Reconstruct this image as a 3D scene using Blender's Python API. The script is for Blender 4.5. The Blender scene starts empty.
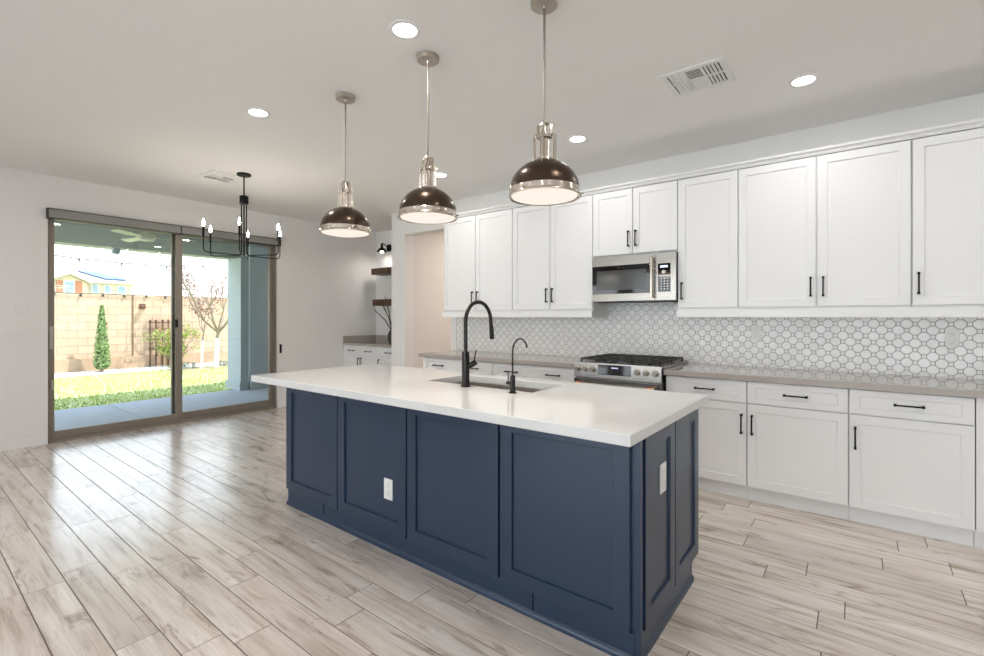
import bpy, bmesh, math, random
from mathutils import Vector, Matrix
random.seed(7)
scene = bpy.context.scene
COL = scene.collection

# ------------------------------------------------------------------ camera
cam_d = bpy.data.cameras.new('camera')
cam_d.sensor_width = 36.0
cam_d.lens = 471.558 / 984 * 36.0
cam_d.shift_y = -10.68 / 984
cam_d.clip_start = 0.05
cam_d.clip_end = 300
cam = bpy.data.objects.new('camera', cam_d)
cam.location = (0, 0, 1.327)
cam.rotation_euler = (math.pi / 2, 0, 0.66)
COL.objects.link(cam)
scene.camera = cam

# ------------------------------------------------------------------ world, sun, exposure
scene.view_settings.view_transform = 'Standard'
scene.view_settings.look = 'None'
scene.view_settings.exposure = 0.57
scene.view_settings.gamma = 1.0
scene.view_settings.use_curve_mapping = False
scene.cycles.max_bounces = 8
scene.cycles.diffuse_bounces = 5
scene.cycles.glossy_bounces = 4
scene.cycles.transmission_bounces = 6
scene.cycles.transparent_max_bounces = 12
scene.cycles.caustics_reflective = False
scene.cycles.caustics_refractive = False
scene.cycles.sample_clamp_indirect = 6.0
SKY = 3.3
SUN = 7.2
CAN_W = 3.2
CAN_EMIT = 14.0
PENDANT_W = 2.2

w = bpy.data.worlds.new('world')
scene.world = w
w.use_nodes = True
nt = w.node_tree
bg = nt.nodes['Background']
tc = nt.nodes.new('ShaderNodeTexCoord')
sx = nt.nodes.new('ShaderNodeSeparateXYZ')
rp = nt.nodes.new('ShaderNodeValToRGB')
rp.color_ramp.elements[0].position = 0.0
rp.color_ramp.elements[0].color = (0.93, 0.97, 1.0, 1)
rp.color_ramp.elements[1].position = 0.75
rp.color_ramp.elements[1].color = (0.50, 0.70, 1.0, 1)
nt.links.new(tc.outputs['Generated'], sx.inputs[0])
nt.links.new(sx.outputs['Z'], rp.inputs[0])
nt.links.new(rp.outputs[0], bg.inputs[0])
bg.inputs[1].default_value = SKY

sun_d = bpy.data.lights.new('sun', 'SUN')
sun_d.energy = SUN
sun_d.angle = 0.009
sun_d.color = (1.0, 0.965, 0.92)
sun = bpy.data.objects.new('sun', sun_d)
sun.rotation_euler = Vector((-0.30, -0.36, -0.88)).to_track_quat('-Z', 'Y').to_euler()
sun.location = (4, 4, 12)
COL.objects.link(sun)

# ------------------------------------------------------------------ helpers: materials
def mat(name, color, rough=0.5, metal=0.0, spec=0.5, noise=0.0, nscale=30, bump=0.0, bscale=200, emit=None, estr=0.0, coat=0.0):
    m = bpy.data.materials.new(name)
    m.use_nodes = True
    n, l = m.node_tree.nodes, m.node_tree.links
    b = n['Principled BSDF']
    b.inputs['Base Color'].default_value = (*color, 1)
    b.inputs['Roughness'].default_value = rough
    b.inputs['Metallic'].default_value = metal
    b.inputs['Specular IOR Level'].default_value = spec
    b.inputs['Coat Weight'].default_value = coat
    if emit:
        b.inputs['Emission Color'].default_value = (*emit, 1)
        b.inputs['Emission Strength'].default_value = estr
    t = n.new('ShaderNodeTexCoord')
    if noise:
        nz = n.new('ShaderNodeTexNoise')
        nz.inputs['Scale'].default_value = nscale
        nz.inputs['Detail'].default_value = 4
        l.new(t.outputs['Object'], nz.inputs['Vector'])
        mx = n.new('ShaderNodeMix')
        mx.data_type = 'RGBA'
        mx.inputs['A'].default_value = (*[max(0, c * (1 - noise)) for c in color], 1)
        mx.inputs['B'].default_value = (*[min(1, c * (1 + noise)) for c in color], 1)
        l.new(nz.outputs['Fac'], mx.inputs['Factor'])
        l.new(mx.outputs['Result'], b.inputs['Base Color'])
    if bump:
        nb = n.new('ShaderNodeTexNoise')
        nb.inputs['Scale'].default_value = bscale
        nb.inputs['Detail'].default_value = 3
        l.new(t.outputs['Object'], nb.inputs['Vector'])
        bp = n.new('ShaderNodeBump')
        bp.inputs['Strength'].default_value = bump
        bp.inputs['Distance'].default_value = 0.01
        l.new(nb.outputs['Fac'], bp.inputs['Height'])
        l.new(bp.outputs['Normal'], b.inputs['Normal'])
    return m

M = {}
M['wall'] = mat('wall_paint', (0.80, 0.785, 0.765), 0.75, spec=0.2, bump=0.05, bscale=120)
M['ceiling'] = mat('ceiling_paint', (0.88, 0.865, 0.845), 0.85, spec=0.15, bump=0.06, bscale=90)
M['pantry'] = mat('pantry_paint', (0.78, 0.74, 0.705), 0.8, spec=0.2)
M['white'] = mat('white_lacquer', (0.80, 0.795, 0.79), 0.40, spec=0.4)
M['trimw'] = mat('white_trim', (0.82, 0.81, 0.80), 0.45, spec=0.35)
M['plastic'] = mat('white_plastic', (0.78, 0.77, 0.75), 0.35)
M['gap'] = mat('cabinet_interior', (0.45, 0.43, 0.40), 0.7)
M['navy'] = mat('navy_lacquer', (0.013, 0.032, 0.070), 0.30, spec=0.6)
M['black'] = mat('matte_black_metal', (0.008, 0.0075, 0.0075), 0.45, spec=0.18)
M['bronze_black'] = mat('black_bronze', (0.010, 0.0085, 0.0075), 0.2, spec=0.28)
M['bronze'] = mat('dark_bronze', (0.075, 0.05, 0.034), 0.27, metal=0.85)
M['nickel'] = mat('polished_nickel', (0.60, 0.54, 0.465), 0.2, metal=1.0)
M['brushed'] = mat('brushed_nickel', (0.55, 0.50, 0.44), 0.35, metal=1.0)
M['rod'] = mat('satin_rod', (0.33, 0.30, 0.265), 0.4, metal=1.0)
M['copper'] = mat('copper', (0.75, 0.36, 0.18), 0.25, metal=1.0)
M['blackglass'] = mat('black_glass', (0.008, 0.008, 0.009), 0.05, spec=0.6)
M['darkslot'] = mat('dark_slot', (0.02, 0.02, 0.02), 0.8)
M['iron'] = mat('cast_iron', (0.03, 0.028, 0.026), 0.55, bump=0.1, bscale=300)
M['frame'] = mat('taupe_aluminium', (0.27, 0.235, 0.195), 0.45, metal=0.25)
M['frame_dark'] = mat('dark_gasket', (0.05, 0.055, 0.05), 0.5)  # the gasket's own dark colour
M['valance'] = mat('grey_fabric_valance', (0.27, 0.265, 0.26), 0.6, bump=0.1, bscale=600)
M['valance_edge'] = mat('charcoal_valance_edge', (0.035, 0.033, 0.032), 0.5)
M['stucco'] = mat('grey_stucco', (0.46, 0.51, 0.54), 0.9, spec=0.2, bump=0.6, bscale=45)
M['soffit'] = mat('patio_soffit', (0.52, 0.54, 0.50), 0.9, spec=0.2, bump=0.4, bscale=45)
M['concrete'] = mat('concrete', (0.40, 0.42, 0.46), 0.85, noise=0.08, nscale=6, bump=0.1, bscale=80)
M['cream'] = mat('cream_metal', (0.74, 0.70, 0.55), 0.45)
M['bark'] = mat('bark', (0.30, 0.24, 0.19), 0.9, noise=0.3, nscale=20)
M['limewash'] = mat('whitewashed_bark', (0.80, 0.80, 0.78), 0.9, noise=0.1, nscale=20)
M['rust'] = mat('rusty_iron', (0.14, 0.06, 0.035), 0.8, noise=0.3, nscale=60)
M['house'] = mat('cream_stucco', (0.54, 0.47, 0.39), 0.9)
M['house_trim'] = mat('pale_trim', (0.80, 0.76, 0.68), 0.8)
M['roof'] = mat('pale_roof_tiles', (0.56, 0.49, 0.42), 0.9, noise=0.12, nscale=8)
M['shutter'] = mat('red_shutter', (0.42, 0.17, 0.11), 0.8)
M['solar'] = mat('solar_glass', (0.03, 0.07, 0.19), 0.25)
M['winglass'] = mat('far_window_glass', (0.26, 0.34, 0.42), 0.3)
M['branch'] = mat('dry_branch', (0.05, 0.035, 0.025), 0.8)
M['vase'] = mat('dark_ceramic', (0.05, 0.045, 0.04), 0.4)
M['bulb_off'] = mat('dark_bulb', (0.02, 0.02, 0.02), 0.3)
M['pink'] = mat('pink_petal', (0.65, 0.12, 0.25), 0.7)
M['rubber'] = mat('cable', (0.02, 0.02, 0.02), 0.7)

def emis(name, color, strength):
    m = bpy.data.materials.new(name)
    m.use_nodes = True
    n = m.node_tree.nodes
    n.remove(n['Principled BSDF'])
    e = n.new('ShaderNodeEmission')
    e.inputs[0].default_value = (*color, 1)
    e.inputs[1].default_value = strength
    m.node_tree.links.new(e.outputs[0], n['Material Output'].inputs[0])
    return m

M['can'] = emis('lit_led_lens', (1.0, 0.965, 0.92), CAN_EMIT)
M['diffuser'] = emis('lit_frosted_diffuser', (1.0, 0.90, 0.80), 0.68)
M['flame'] = emis('lit_candle_bulb', (1.0, 0.91, 0.80), 130.0)
M['sconce_lit'] = emis('lit_sconce_bulb', (1.0, 0.97, 0.92), 4.0)
M['digits'] = emis('display_digits', (0.65, 0.7, 1.0), 1.2)

def glass_mat(name, tint):
    m = bpy.data.materials.new(name)
    m.use_nodes = True
    n, l = m.node_tree.nodes, m.node_tree.links
    n.remove(n['Principled BSDF'])
    t = n.new('ShaderNodeBsdfTransparent')
    t.inputs[0].default_value = (*tint, 1)
    g = n.new('ShaderNodeBsdfGlossy')
    g.inputs['Roughness'].default_value = 0.01
    g.inputs[0].default_value = (1, 1, 1, 1)
    f = n.new('ShaderNodeFresnel')
    f.inputs[0].default_value = 1.45
    mx = n.new('ShaderNodeMixShader')
    l.new(f.outputs[0], mx.inputs[0])
    l.new(t.outputs[0], mx.inputs[1])
    l.new(g.outputs[0], mx.inputs[2])
    l.new(mx.outputs[0], n['Material Output'].inputs[0])
    return m
M['glass'] = glass_mat('window_glass', (0.845, 0.862, 0.85))
M['glass_clear'] = glass_mat('clear_window_glass', (0.98, 0.985, 0.98))

def math_node(n, l, op, a, b=None, c=None):
    k = n.new('ShaderNodeMath')
    k.operation = op
    for i, v in enumerate((a, b, c)):
        if v is None:
            continue
        if isinstance(v, (int, float)):
            k.inputs[i].default_value = v
        else:
            l.new(v, k.inputs[i])
    return k.outputs[0]

def backsplash_mat(P=0.0457, S=0.0262, G=0.0017):
    m = bpy.data.materials.new('octagon_and_dot_tile')
    m.use_nodes = True
    n, l = m.node_tree.nodes, m.node_tree.links
    b = n['Principled BSDF']
    t = n.new('ShaderNodeTexCoord')
    s = n.new('ShaderNodeSeparateXYZ')
    l.new(t.outputs['Object'], s.inputs[0])
    x, z = s.outputs['X'], s.outputs['Z']
    def q(op, a, bb=None, c=None):
        return math_node(n, l, op, a, bb, c)
    a = q('MULTIPLY', q('ADD', x, z), 0.5 / P)
    c = q('MULTIPLY', q('SUBTRACT', x, z), 0.5 / P)
    ra, rc = q('ROUND', a), q('ROUND', c)
    cx = q('MULTIPLY', q('ADD', ra, rc), P)
    cz = q('MULTIPLY', q('SUBTRACT', ra, rc), P)
    dx = q('ABSOLUTE', q('SUBTRACT', x, cx))
    dz = q('ABSOLUTE', q('SUBTRACT', z, cz))
    d1 = q('SUBTRACT', dx, P - S / 2)
    d2 = q('SUBTRACT', dz, P - S / 2)
    d3 = q('MULTIPLY', q('SUBTRACT', q('ADD', dx, dz), P), 0.7071)
    sd = q('MAXIMUM', q('MAXIMUM', d1, d2), d3)
    ad = q('ABSOLUTE', sd)
    mr = n.new('ShaderNodeMapRange')
    mr.inputs['From Min'].default_value = G * 0.55
    mr.inputs['From Max'].default_value = G * 1.15
    l.new(ad, mr.inputs['Value'])
    wn = n.new('ShaderNodeTexWhiteNoise')
    wn.noise_dimensions = '2D'
    cv = n.new('ShaderNodeCombineXYZ')
    l.new(ra, cv.inputs[0]); l.new(rc, cv.inputs[1])
    l.new(cv.outputs[0], wn.inputs['Vector'])
    tile = n.new('ShaderNodeMix'); tile.data_type = 'RGBA'
    tile.inputs['A'].default_value = (0.83, 0.82, 0.805, 1)
    tile.inputs['B'].default_value = (0.90, 0.895, 0.885, 1)
    l.new(wn.outputs['Value'], tile.inputs['Factor'])
    mx = n.new('ShaderNodeMix'); mx.data_type = 'RGBA'
    mx.inputs['A'].default_value = (0.22, 0.21, 0.20, 1)
    l.new(tile.outputs['Result'], mx.inputs['B'])
    l.new(mr.outputs[0], mx.inputs['Factor'])
    l.new(mx.outputs['Result'], b.inputs['Base Color'])
    rg = n.new('ShaderNodeMix'); rg.data_type = 'FLOAT'
    rg.inputs['A'].default_value = 0.8
    rg.inputs['B'].default_value = 0.16
    l.new(mr.outputs[0], rg.inputs['Factor'])
    l.new(rg.outputs['Result'], b.inputs['Roughness'])
    mr2 = n.new('ShaderNodeMapRange')
    mr2.inputs['From Min'].default_value = 0
    mr2.inputs['From Max'].default_value = 0.006
    l.new(ad, mr2.inputs['Value'])
    bp = n.new('ShaderNodeBump')
    bp.inputs['Strength'].default_value = 0.35
    bp.inputs['Distance'].default_value = 0.003
    l.new(mr2.outputs[0], bp.inputs['Height'])
    l.new(bp.outputs[0], b.inputs['Normal'])
    return m
M['octagon'] = backsplash_mat()

def quartz(name, base, fleck, rough, amount=0.5):
    m = bpy.data.materials.new(name)
    m.use_nodes = True
    n, l = m.node_tree.nodes, m.node_tree.links
    b = n['Principled BSDF']
    t = n.new('ShaderNodeTexCoord')
    v = n.new('ShaderNodeTexNoise')
    v.inputs['Scale'].default_value = 9
    v.inputs['Detail'].default_value = 2
    l.new(t.outputs['Object'], v.inputs['Vector'])
    r = n.new('ShaderNodeValToRGB')
    r.color_ramp.elements[0].position = 0.38
    r.color_ramp.elements[0].color = (*fleck, 1)
    r.color_ramp.elements[1].position = 0.62
    r.color_ramp.elements[1].color = (*base, 1)
    l.new(v.outputs['Fac'], r.inputs[0])
    l.new(r.outputs[0], b.inputs['Base Color'])
    b.inputs['Roughness'].default_value = rough
    b.inputs['Specular IOR Level'].default_value = 0.55
    return m
M['quartz_white'] = quartz('white_quartz', (0.70, 0.70, 0.69), (0.69, 0.69, 0.68), 0.08)
M['quartz_taupe'] = quartz('taupe_quartz', (0.41, 0.37, 0.335), (0.402, 0.362, 0.328), 0.06)

def steel_mat(name, c=0.62, axis=2, rough=0.27):
    m = mat(name, (c, c * 0.945, c * 0.885), rough, metal=1.0)
    n, l = m.node_tree.nodes, m.node_tree.links
    b = n['Principled BSDF']
    t = n.new('ShaderNodeTexCoord')
    mp = n.new('ShaderNodeMapping')
    sc = [3, 3, 3]
    sc[axis] = 500
    mp.inputs['Scale'].default_value = sc
    nz = n.new('ShaderNodeTexNoise')
    nz.inputs['Scale'].default_value = 1.0
    l.new(t.outputs['Object'], mp.inputs[0]); l.new(mp.outputs[0], nz.inputs['Vector'])
    mr = n.new('ShaderNodeMapRange')
    mr.inputs['To Min'].default_value = rough - 0.015
    mr.inputs['To Max'].default_value = rough + 0.015
    l.new(nz.outputs['Fac'], mr.inputs['Value'])
    l.new(mr.outputs[0], b.inputs['Roughness'])
    return m
M['steel'] = steel_mat('brushed_stainless', 0.37)
M['sink'] = steel_mat('sink_stainless', 0.60, axis=1, rough=0.33)

def floor_mat():
    m = bpy.data.materials.new('wood_look_tile')
    m.use_nodes = True
    n, l = m.node_tree.nodes, m.node_tree.links
    b = n['Principled BSDF']
    at = n.new('ShaderNodeAttribute'); at.attribute_name = 'tile'
    t = n.new('ShaderNodeTexCoord')
    sp = n.new('ShaderNodeSeparateColor'); l.new(at.outputs['Color'], sp.inputs[0])
    r1, r2, r3 = sp.outputs[0], sp.outputs[1], sp.outputs[2]
    off = n.new('ShaderNodeCombineXYZ')
    l.new(math_node(n, l, 'MULTIPLY', r1, 37.0), off.inputs[0])
    l.new(math_node(n, l, 'MULTIPLY', r2, 53.0), off.inputs[1])
    add = n.new('ShaderNodeVectorMath'); add.operation = 'ADD'
    l.new(t.outputs['Object'], add.inputs[0]); l.new(off.outputs[0], add.inputs[1])
    def noise(scale, sc, det=5, rough=0.55, dist=0.0):
        mp = n.new('ShaderNodeMapping'); mp.inputs['Scale'].default_value = sc
        l.new(add.outputs[0], mp.inputs[0])
        k = n.new('ShaderNodeTexNoise')
        k.inputs['Scale'].default_value = scale
        k.inputs['Detail'].default_value = det
        k.inputs['Roughness'].default_value = rough
        k.inputs['Distortion'].default_value = dist
        l.new(mp.outputs[0], k.inputs['Vector'])
        return k.outputs['Fac']
    grain = noise(1.0, (1.6, 26, 1), 6, 0.62, 0.4)
    broad = noise(1.0, (1.1, 6.5, 1), 3, 0.5, 0.8)
    knots = noise(1.0, (2.6, 9.0, 1), 5, 0.65, 1.2)
    fine = noise(1.0, (6, 140, 1), 3, 0.5)
    def ramp(fac, stops):
        r = n.new('ShaderNodeValToRGB')
        e = r.color_ramp.elements
        e[0].position, e[0].color = stops[0][0], (*stops[0][1], 1)
        e[1].position, e[1].color = stops[-1][0], (*stops[-1][1], 1)
        for p, c in stops[1:-1]:
            k = e.new(p); k.color = (*c, 1)
        l.new(fac, r.inputs[0])
        return r.outputs[0]
    base = ramp(broad, [(0.30, (0.57, 0.49, 0.42)), (0.46, (0.73, 0.655, 0.59)), (0.62, (0.81, 0.75, 0.695))])
    gr = ramp(grain, [(0.30, (0.58, 0.52, 0.465)), (0.45, (0.90, 0.88, 0.86)), (0.6, (1.0, 1.0, 1.0))])
    kn = ramp(knots, [(0.26, (0.42, 0.37, 0.33)), (0.37, (0.80, 0.77, 0.74)), (0.43, (1, 1, 1))])
    fi = ramp(fine, [(0.30, (0.88, 0.87, 0.86)), (0.55, (1, 1, 1))])
    def mul(a, c):
        k = n.new('ShaderNodeMix'); k.data_type = 'RGBA'; k.blend_type = 'MULTIPLY'
        k.inputs['Factor'].default_value = 1
        l.new(a, k.inputs['A']); l.new(c, k.inputs['B'])
        return k.outputs['Result']
    tone = ramp(r3, [(0.0, (0.86, 0.85, 0.84)), (0.5, (0.97, 0.97, 0.97)), (1.0, (1.0, 0.99, 0.98))])
    col = mul(mul(mul(mul(base, gr), kn), fi), tone)
    l.new(col, b.inputs['Base Color'])
    b.inputs['Roughness'].default_value = 0.24
    b.inputs['Specular IOR Level'].default_value = 0.9
    bp = n.new('ShaderNodeBump')
    b.inputs['Coat Weight'].default_value = 0.25
    b.inputs['Coat Roughness'].default_value = 0.15
    bp.inputs['Strength'].default_value = 0.12
    bp.inputs['Distance'].default_value = 0.002
    l.new(grain, bp.inputs['Height'])
    l.new(bp.outputs[0], b.inputs['Normal'])
    return m
M['floor'] = floor_mat()
M['grout'] = mat('taupe_grout', (0.12, 0.095, 0.075), 0.9)

def block_mat():
    m = bpy.data.materials.new('tan_block_wall')
    m.use_nodes = True
    n, l = m.node_tree.nodes, m.node_tree.links
    b = n['Principled BSDF']
    t = n.new('ShaderNodeTexCoord')
    s = n.new('ShaderNodeSeparateXYZ'); l.new(t.outputs['Object'], s.inputs[0])
    c = n.new('ShaderNodeCombineXYZ')
    l.new(s.outputs['Y'], c.inputs[0]); l.new(s.outputs['Z'], c.inputs[1])
    k = n.new('ShaderNodeTexBrick')
    k.inputs['Scale'].default_value = 1.0
    k.inputs['Brick Width'].default_value = 0.40
    k.inputs['Row Height'].default_value = 0.20
    k.inputs['Mortar Size'].default_value = 0.01
    k.inputs['Color1'].default_value = (0.66, 0.46, 0.33, 1)
    k.inputs['Color2'].default_value = (0.585, 0.395, 0.275, 1)
    k.inputs['Mortar'].default_value = (0.42, 0.29, 0.20, 1)
    l.new(c.outputs[0], k.inputs['Vector'])
    l.new(k.outputs['Color'], b.inputs['Base Color'])
    b.inputs['Roughness'].default_value = 0.95
    return m
M['block'] = block_mat()
M['soil'] = mat('lawn_soil', (0.52, 0.54, 0.24), 0.95, noise=0.35, nscale=3)
M['grass'] = mat('grass_blade', (0.50, 0.56, 0.20), 0.8, noise=0.35, nscale=1.6)
M['gravel'] = mat('pale_gravel', (0.62, 0.57, 0.52), 0.95, noise=0.5, nscale=30, bump=1.0, bscale=25)
M['dirt'] = mat('brown_bed', (0.33, 0.24, 0.17), 0.95, noise=0.4, nscale=25, bump=1.0, bscale=20)
M['wood_dark'] = mat('dark_live_edge_wood', (0.085, 0.04, 0.02), 0.5, noise=0.6, nscale=9)
def leafmat(name, c, v=0.35):
    m = mat(name, c, 0.7, noise=v, nscale=8)
    m.node_tree.nodes['Principled BSDF'].inputs['Subsurface Weight'].default_value = 0.0
    return m
M['leaf_cypress'] = leafmat('cypress_leaf', (0.25, 0.35, 0.13))
M['leaf_shrub'] = leafmat('shrub_leaf', (0.33, 0.40, 0.08))
M['leaf_dry'] = leafmat('autumn_leaf', (0.27, 0.14, 0.10))
M['leaf_sage'] = leafmat('low_sage_leaf', (0.30, 0.33, 0.22))

# ------------------------------------------------------------------ helpers: geometry
class MB:
    def __init__(self):
        self.v, self.f = [], []
    def add(self, vs, fs):
        o = len(self.v)
        self.v += [tuple(p) for p in vs]
        self.f += [tuple(i + o for i in f) for f in fs]
        return self
    def box(self, lo, hi, bev=0.0):
        lo, hi = [min(a, b) for a, b in zip(lo, hi)], [max(a, b) for a, b in zip(lo, hi)]
        if bev <= 0:
            x0, y0, z0 = lo; x1, y1, z1 = hi
            return self.add([(x0, y0, z0), (x1, y0, z0), (x1, y1, z0), (x0, y1, z0), (x0, y0, z1), (x1, y0, z1), (x1, y1, z1), (x0, y1, z1)],
                            [(0, 3, 2, 1), (4, 5, 6, 7), (0, 1, 5, 4), (1, 2, 6, 5), (2, 3, 7, 6), (3, 0, 4, 7)])
        bm = bmesh.new()
        bmesh.ops.create_cube(bm, size=1.0)
        for v in bm.verts:
            v.co = Vector([(lo[i] + hi[i]) / 2 + v.co[i] * (hi[i] - lo[i]) for i in range(3)])
        bmesh.ops.bevel(bm, geom=bm.edges[:], offset=bev, segments=2, affect='EDGES', profile=0.6)
        bm.verts.index_update()
        self.add([v.co for v in bm.verts], [[v.index for v in f.verts] for f in bm.faces])
        bm.free()
        return self
    def lathe(self, prof, c, n=32, axis='z', cap=True):
        # prof: list of (radius, height); c = centre
        vs, fs = [], []
        for r, h in prof:
            for k in range(n):
                a = 2 * math.pi * k / n
                p = (r * math.cos(a), r * math.sin(a), h)
                if axis == 'y':
                    p = (p[0], p[2], p[1])
                elif axis == 'x':
                    p = (p[2], p[0], p[1])
                vs.append((c[0] + p[0], c[1] + p[1], c[2] + p[2]))
        m = len(prof)
        for i in range(m - 1):
            for k in range(n):
                k2 = (k + 1) % n
                fs.append((i * n + k, i * n + k2, (i + 1) * n + k2, (i + 1) * n + k))
        if cap:
            fs.append(tuple(range(n))[::-1])
            fs.append(tuple((m - 1) * n + k for k in range(n)))
        return self.add(vs, fs)
    def cyl(self, p0, p1, r, n=16, r1=None):
        return self.tube([p0, p1], [r, r if r1 is None else r1], n)
    def tube(self, pts, r, n=10, cap=True):
        pts = [Vector(p) for p in pts]
        rs = r if isinstance(r, (list, tuple)) else [r] * len(pts)
        vs, fs = [], []
        up = None
        for i, p in enumerate(pts):
            d = (pts[min(i + 1, len(pts) - 1)] - pts[max(i - 1, 0)]).normalized()
            if up is None:
                up = Vector((0, 0, 1)) if abs(d.z) < 0.9 else Vector((1, 0, 0))
            s = d.cross(up).normalized()
            up = s.cross(d).normalized()
            for k in range(n):
                a = 2 * math.pi * k / n
                vs.append(p + (s * math.cos(a) + up * math.sin(a)) * rs[i])
        for i in range(len(pts) - 1):
            for k in range(n):
                k2 = (k + 1) % n
                fs.append((i * n + k, i * n + k2, (i + 1) * n + k2, (i + 1) * n + k))
        if cap:
            fs.append(tuple(range(n))[::-1])
            fs.append(tuple((len(pts) - 1) * n + k for k in range(n)))
        return self.add(vs, fs)
    def sphere(self, c, r, n=12, sz=1.0):
        prof = [(max(1e-4, r * math.sin(math.pi * i / n)), -r * sz * math.cos(math.pi * i / n)) for i in range(n + 1)]
        return self.lathe(prof, c, n * 2)
    def prism(self, poly, axis, a, b):
        # poly: 2D outline extruded along axis ('x': poly=(y,z), 'y': poly=(x,z), 'z': poly=(x,y))
        def P(p, t):
            return {'x': (t, p[0], p[1]), 'y': (p[0], t, p[1]), 'z': (p[0], p[1], t)}[axis]
        n = len(poly)
        vs = [P(p, a) for p in poly] + [P(p, b) for p in poly]
        fs = [tuple(range(n))[::-1], tuple(range(n, 2 * n))] + [(i, (i + 1) % n, n + (i + 1) % n, n + i) for i in range(n)]
        return self.add(vs, fs)
    def shaker(self, w0, w1, z0, z1, face, side='y', thick=0.02, fw=0.057, fh=None, rec=0.009):
        # side 'y': front faces -Y at Y=face ; 'x': front faces +X at X=face
        fh = fw if fh is None else fh
        def P(a, z, d):
            return (a, face + d, z) if side == 'y' else (face - d, a, z)
        def ring(i, j, d):
            return [P(w0 + i, z0 + j, d), P(w1 - i, z0 + j, d), P(w1 - i, z1 - j, d), P(w0 + i, z1 - j, d)]
        e = 0.0018
        vs = ring(0, 0, thick) + ring(0, 0, e) + ring(e, e, 0) + ring(fw - 0.001, fh - 0.001, 0) + ring(fw + 0.001, fh + 0.001, 0.0025) + ring(fw + 0.002, fh + 0.002, rec)
        fs = [(0, 1, 2, 3)[::-1]]
        for k in range(5):
            for i in range(4):
                j = (i + 1) % 4
                fs.append((k * 4 + i, k * 4 + j, k * 4 + 4 + j, k * 4 + 4 + i))
        fs.append((20, 21, 22, 23))
        return self.add(vs, fs)
    def build(self, name, m, origin=(0, 0, 0), parent=None, smooth=35, shift=True):
        me = bpy.data.meshes.new(name)
        o = Vector(origin)
        me.from_pydata([Vector(p) - o for p in self.v], [], self.f)
        bm = bmesh.new(); bm.from_mesh(me)
        bmesh.ops.recalc_face_normals(bm, faces=bm.faces)
        bm.to_mesh(me); bm.free()
        me.materials.append(m)
        if smooth:
            me.shade_smooth()
            me.set_sharp_from_angle(angle=math.radians(smooth))
        ob = bpy.data.objects.new(name, me)
        if smooth:
            wn = ob.modifiers.new('weighted_normals', 'WEIGHTED_NORMAL')
            wn.keep_sharp = True
            wn.weight = 100
        COL.objects.link(ob)
        if parent is not None:
            ob.parent = parent
        elif shift:
            ob.location = o
        return ob

class Thing:
    def __init__(self, name, label, cat, loc, group=None):
        self.o = bpy.data.objects.new(name, None)
        self.o.empty_display_size = 0.05
        self.o.location = loc
        self.loc = loc
        COL.objects.link(self.o)
        self.o['label'] = label; self.o['category'] = cat
        if group: self.o['group'] = group
    def part(self, name, mb, m, parent=None, label=None, smooth=35):
        ob = mb.build(name, m, self.loc, parent if parent is not None else self.o, smooth)
        if label: ob['label'] = label
        return ob

def solo(name, mb, m, label, cat, loc=(0, 0, 0), group=None, smooth=35):
    ob = mb.build(name, m, loc, None, smooth)
    ob['label'] = label; ob['category'] = cat
    if group: ob['group'] = group
    return ob

def struct(name, mb, m, loc=(0, 0, 0), smooth=0):
    ob = mb.build(name, m, loc, None, smooth)
    ob['kind'] = 'structure'
    return ob

def dup(root, loc, label, group=None):
    def cp(o, parent):
        c = o.copy()
        COL.objects.link(c)
        c.parent = parent
        for ch in o.children:
            cp(ch, c)
        return c
    r = cp(root, None)
    r.location = loc
    r['label'] = label
    if group: r['group'] = group
    return r

def lamp(name, kind, loc, power, size, color, parent=None, spread=None, rot=None):
    d = bpy.data.lights.new(name, kind)
    d.energy = power
    d.color = color
    if kind == 'AREA':
        d.shape = 'DISK'; d.size = size
        if spread: d.spread = spread
    else:
        d.shadow_soft_size = size
    o = bpy.data.objects.new(name, d)
    o.location = loc
    if rot: o.rotation_euler = rot
    COL.objects.link(o)
    if parent is not None: o.parent = parent
    return o

# ------------------------------------------------------------------ dimensions
ZC = 2.819                       # ceiling
WX = -6.709                      # patio-door wall, room face
WY = 4.475                       # kitchen wall, room face
SY, EX = -4.6, 3.3               # rear and side walls
ct = 0.914                       # counter height

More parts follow.
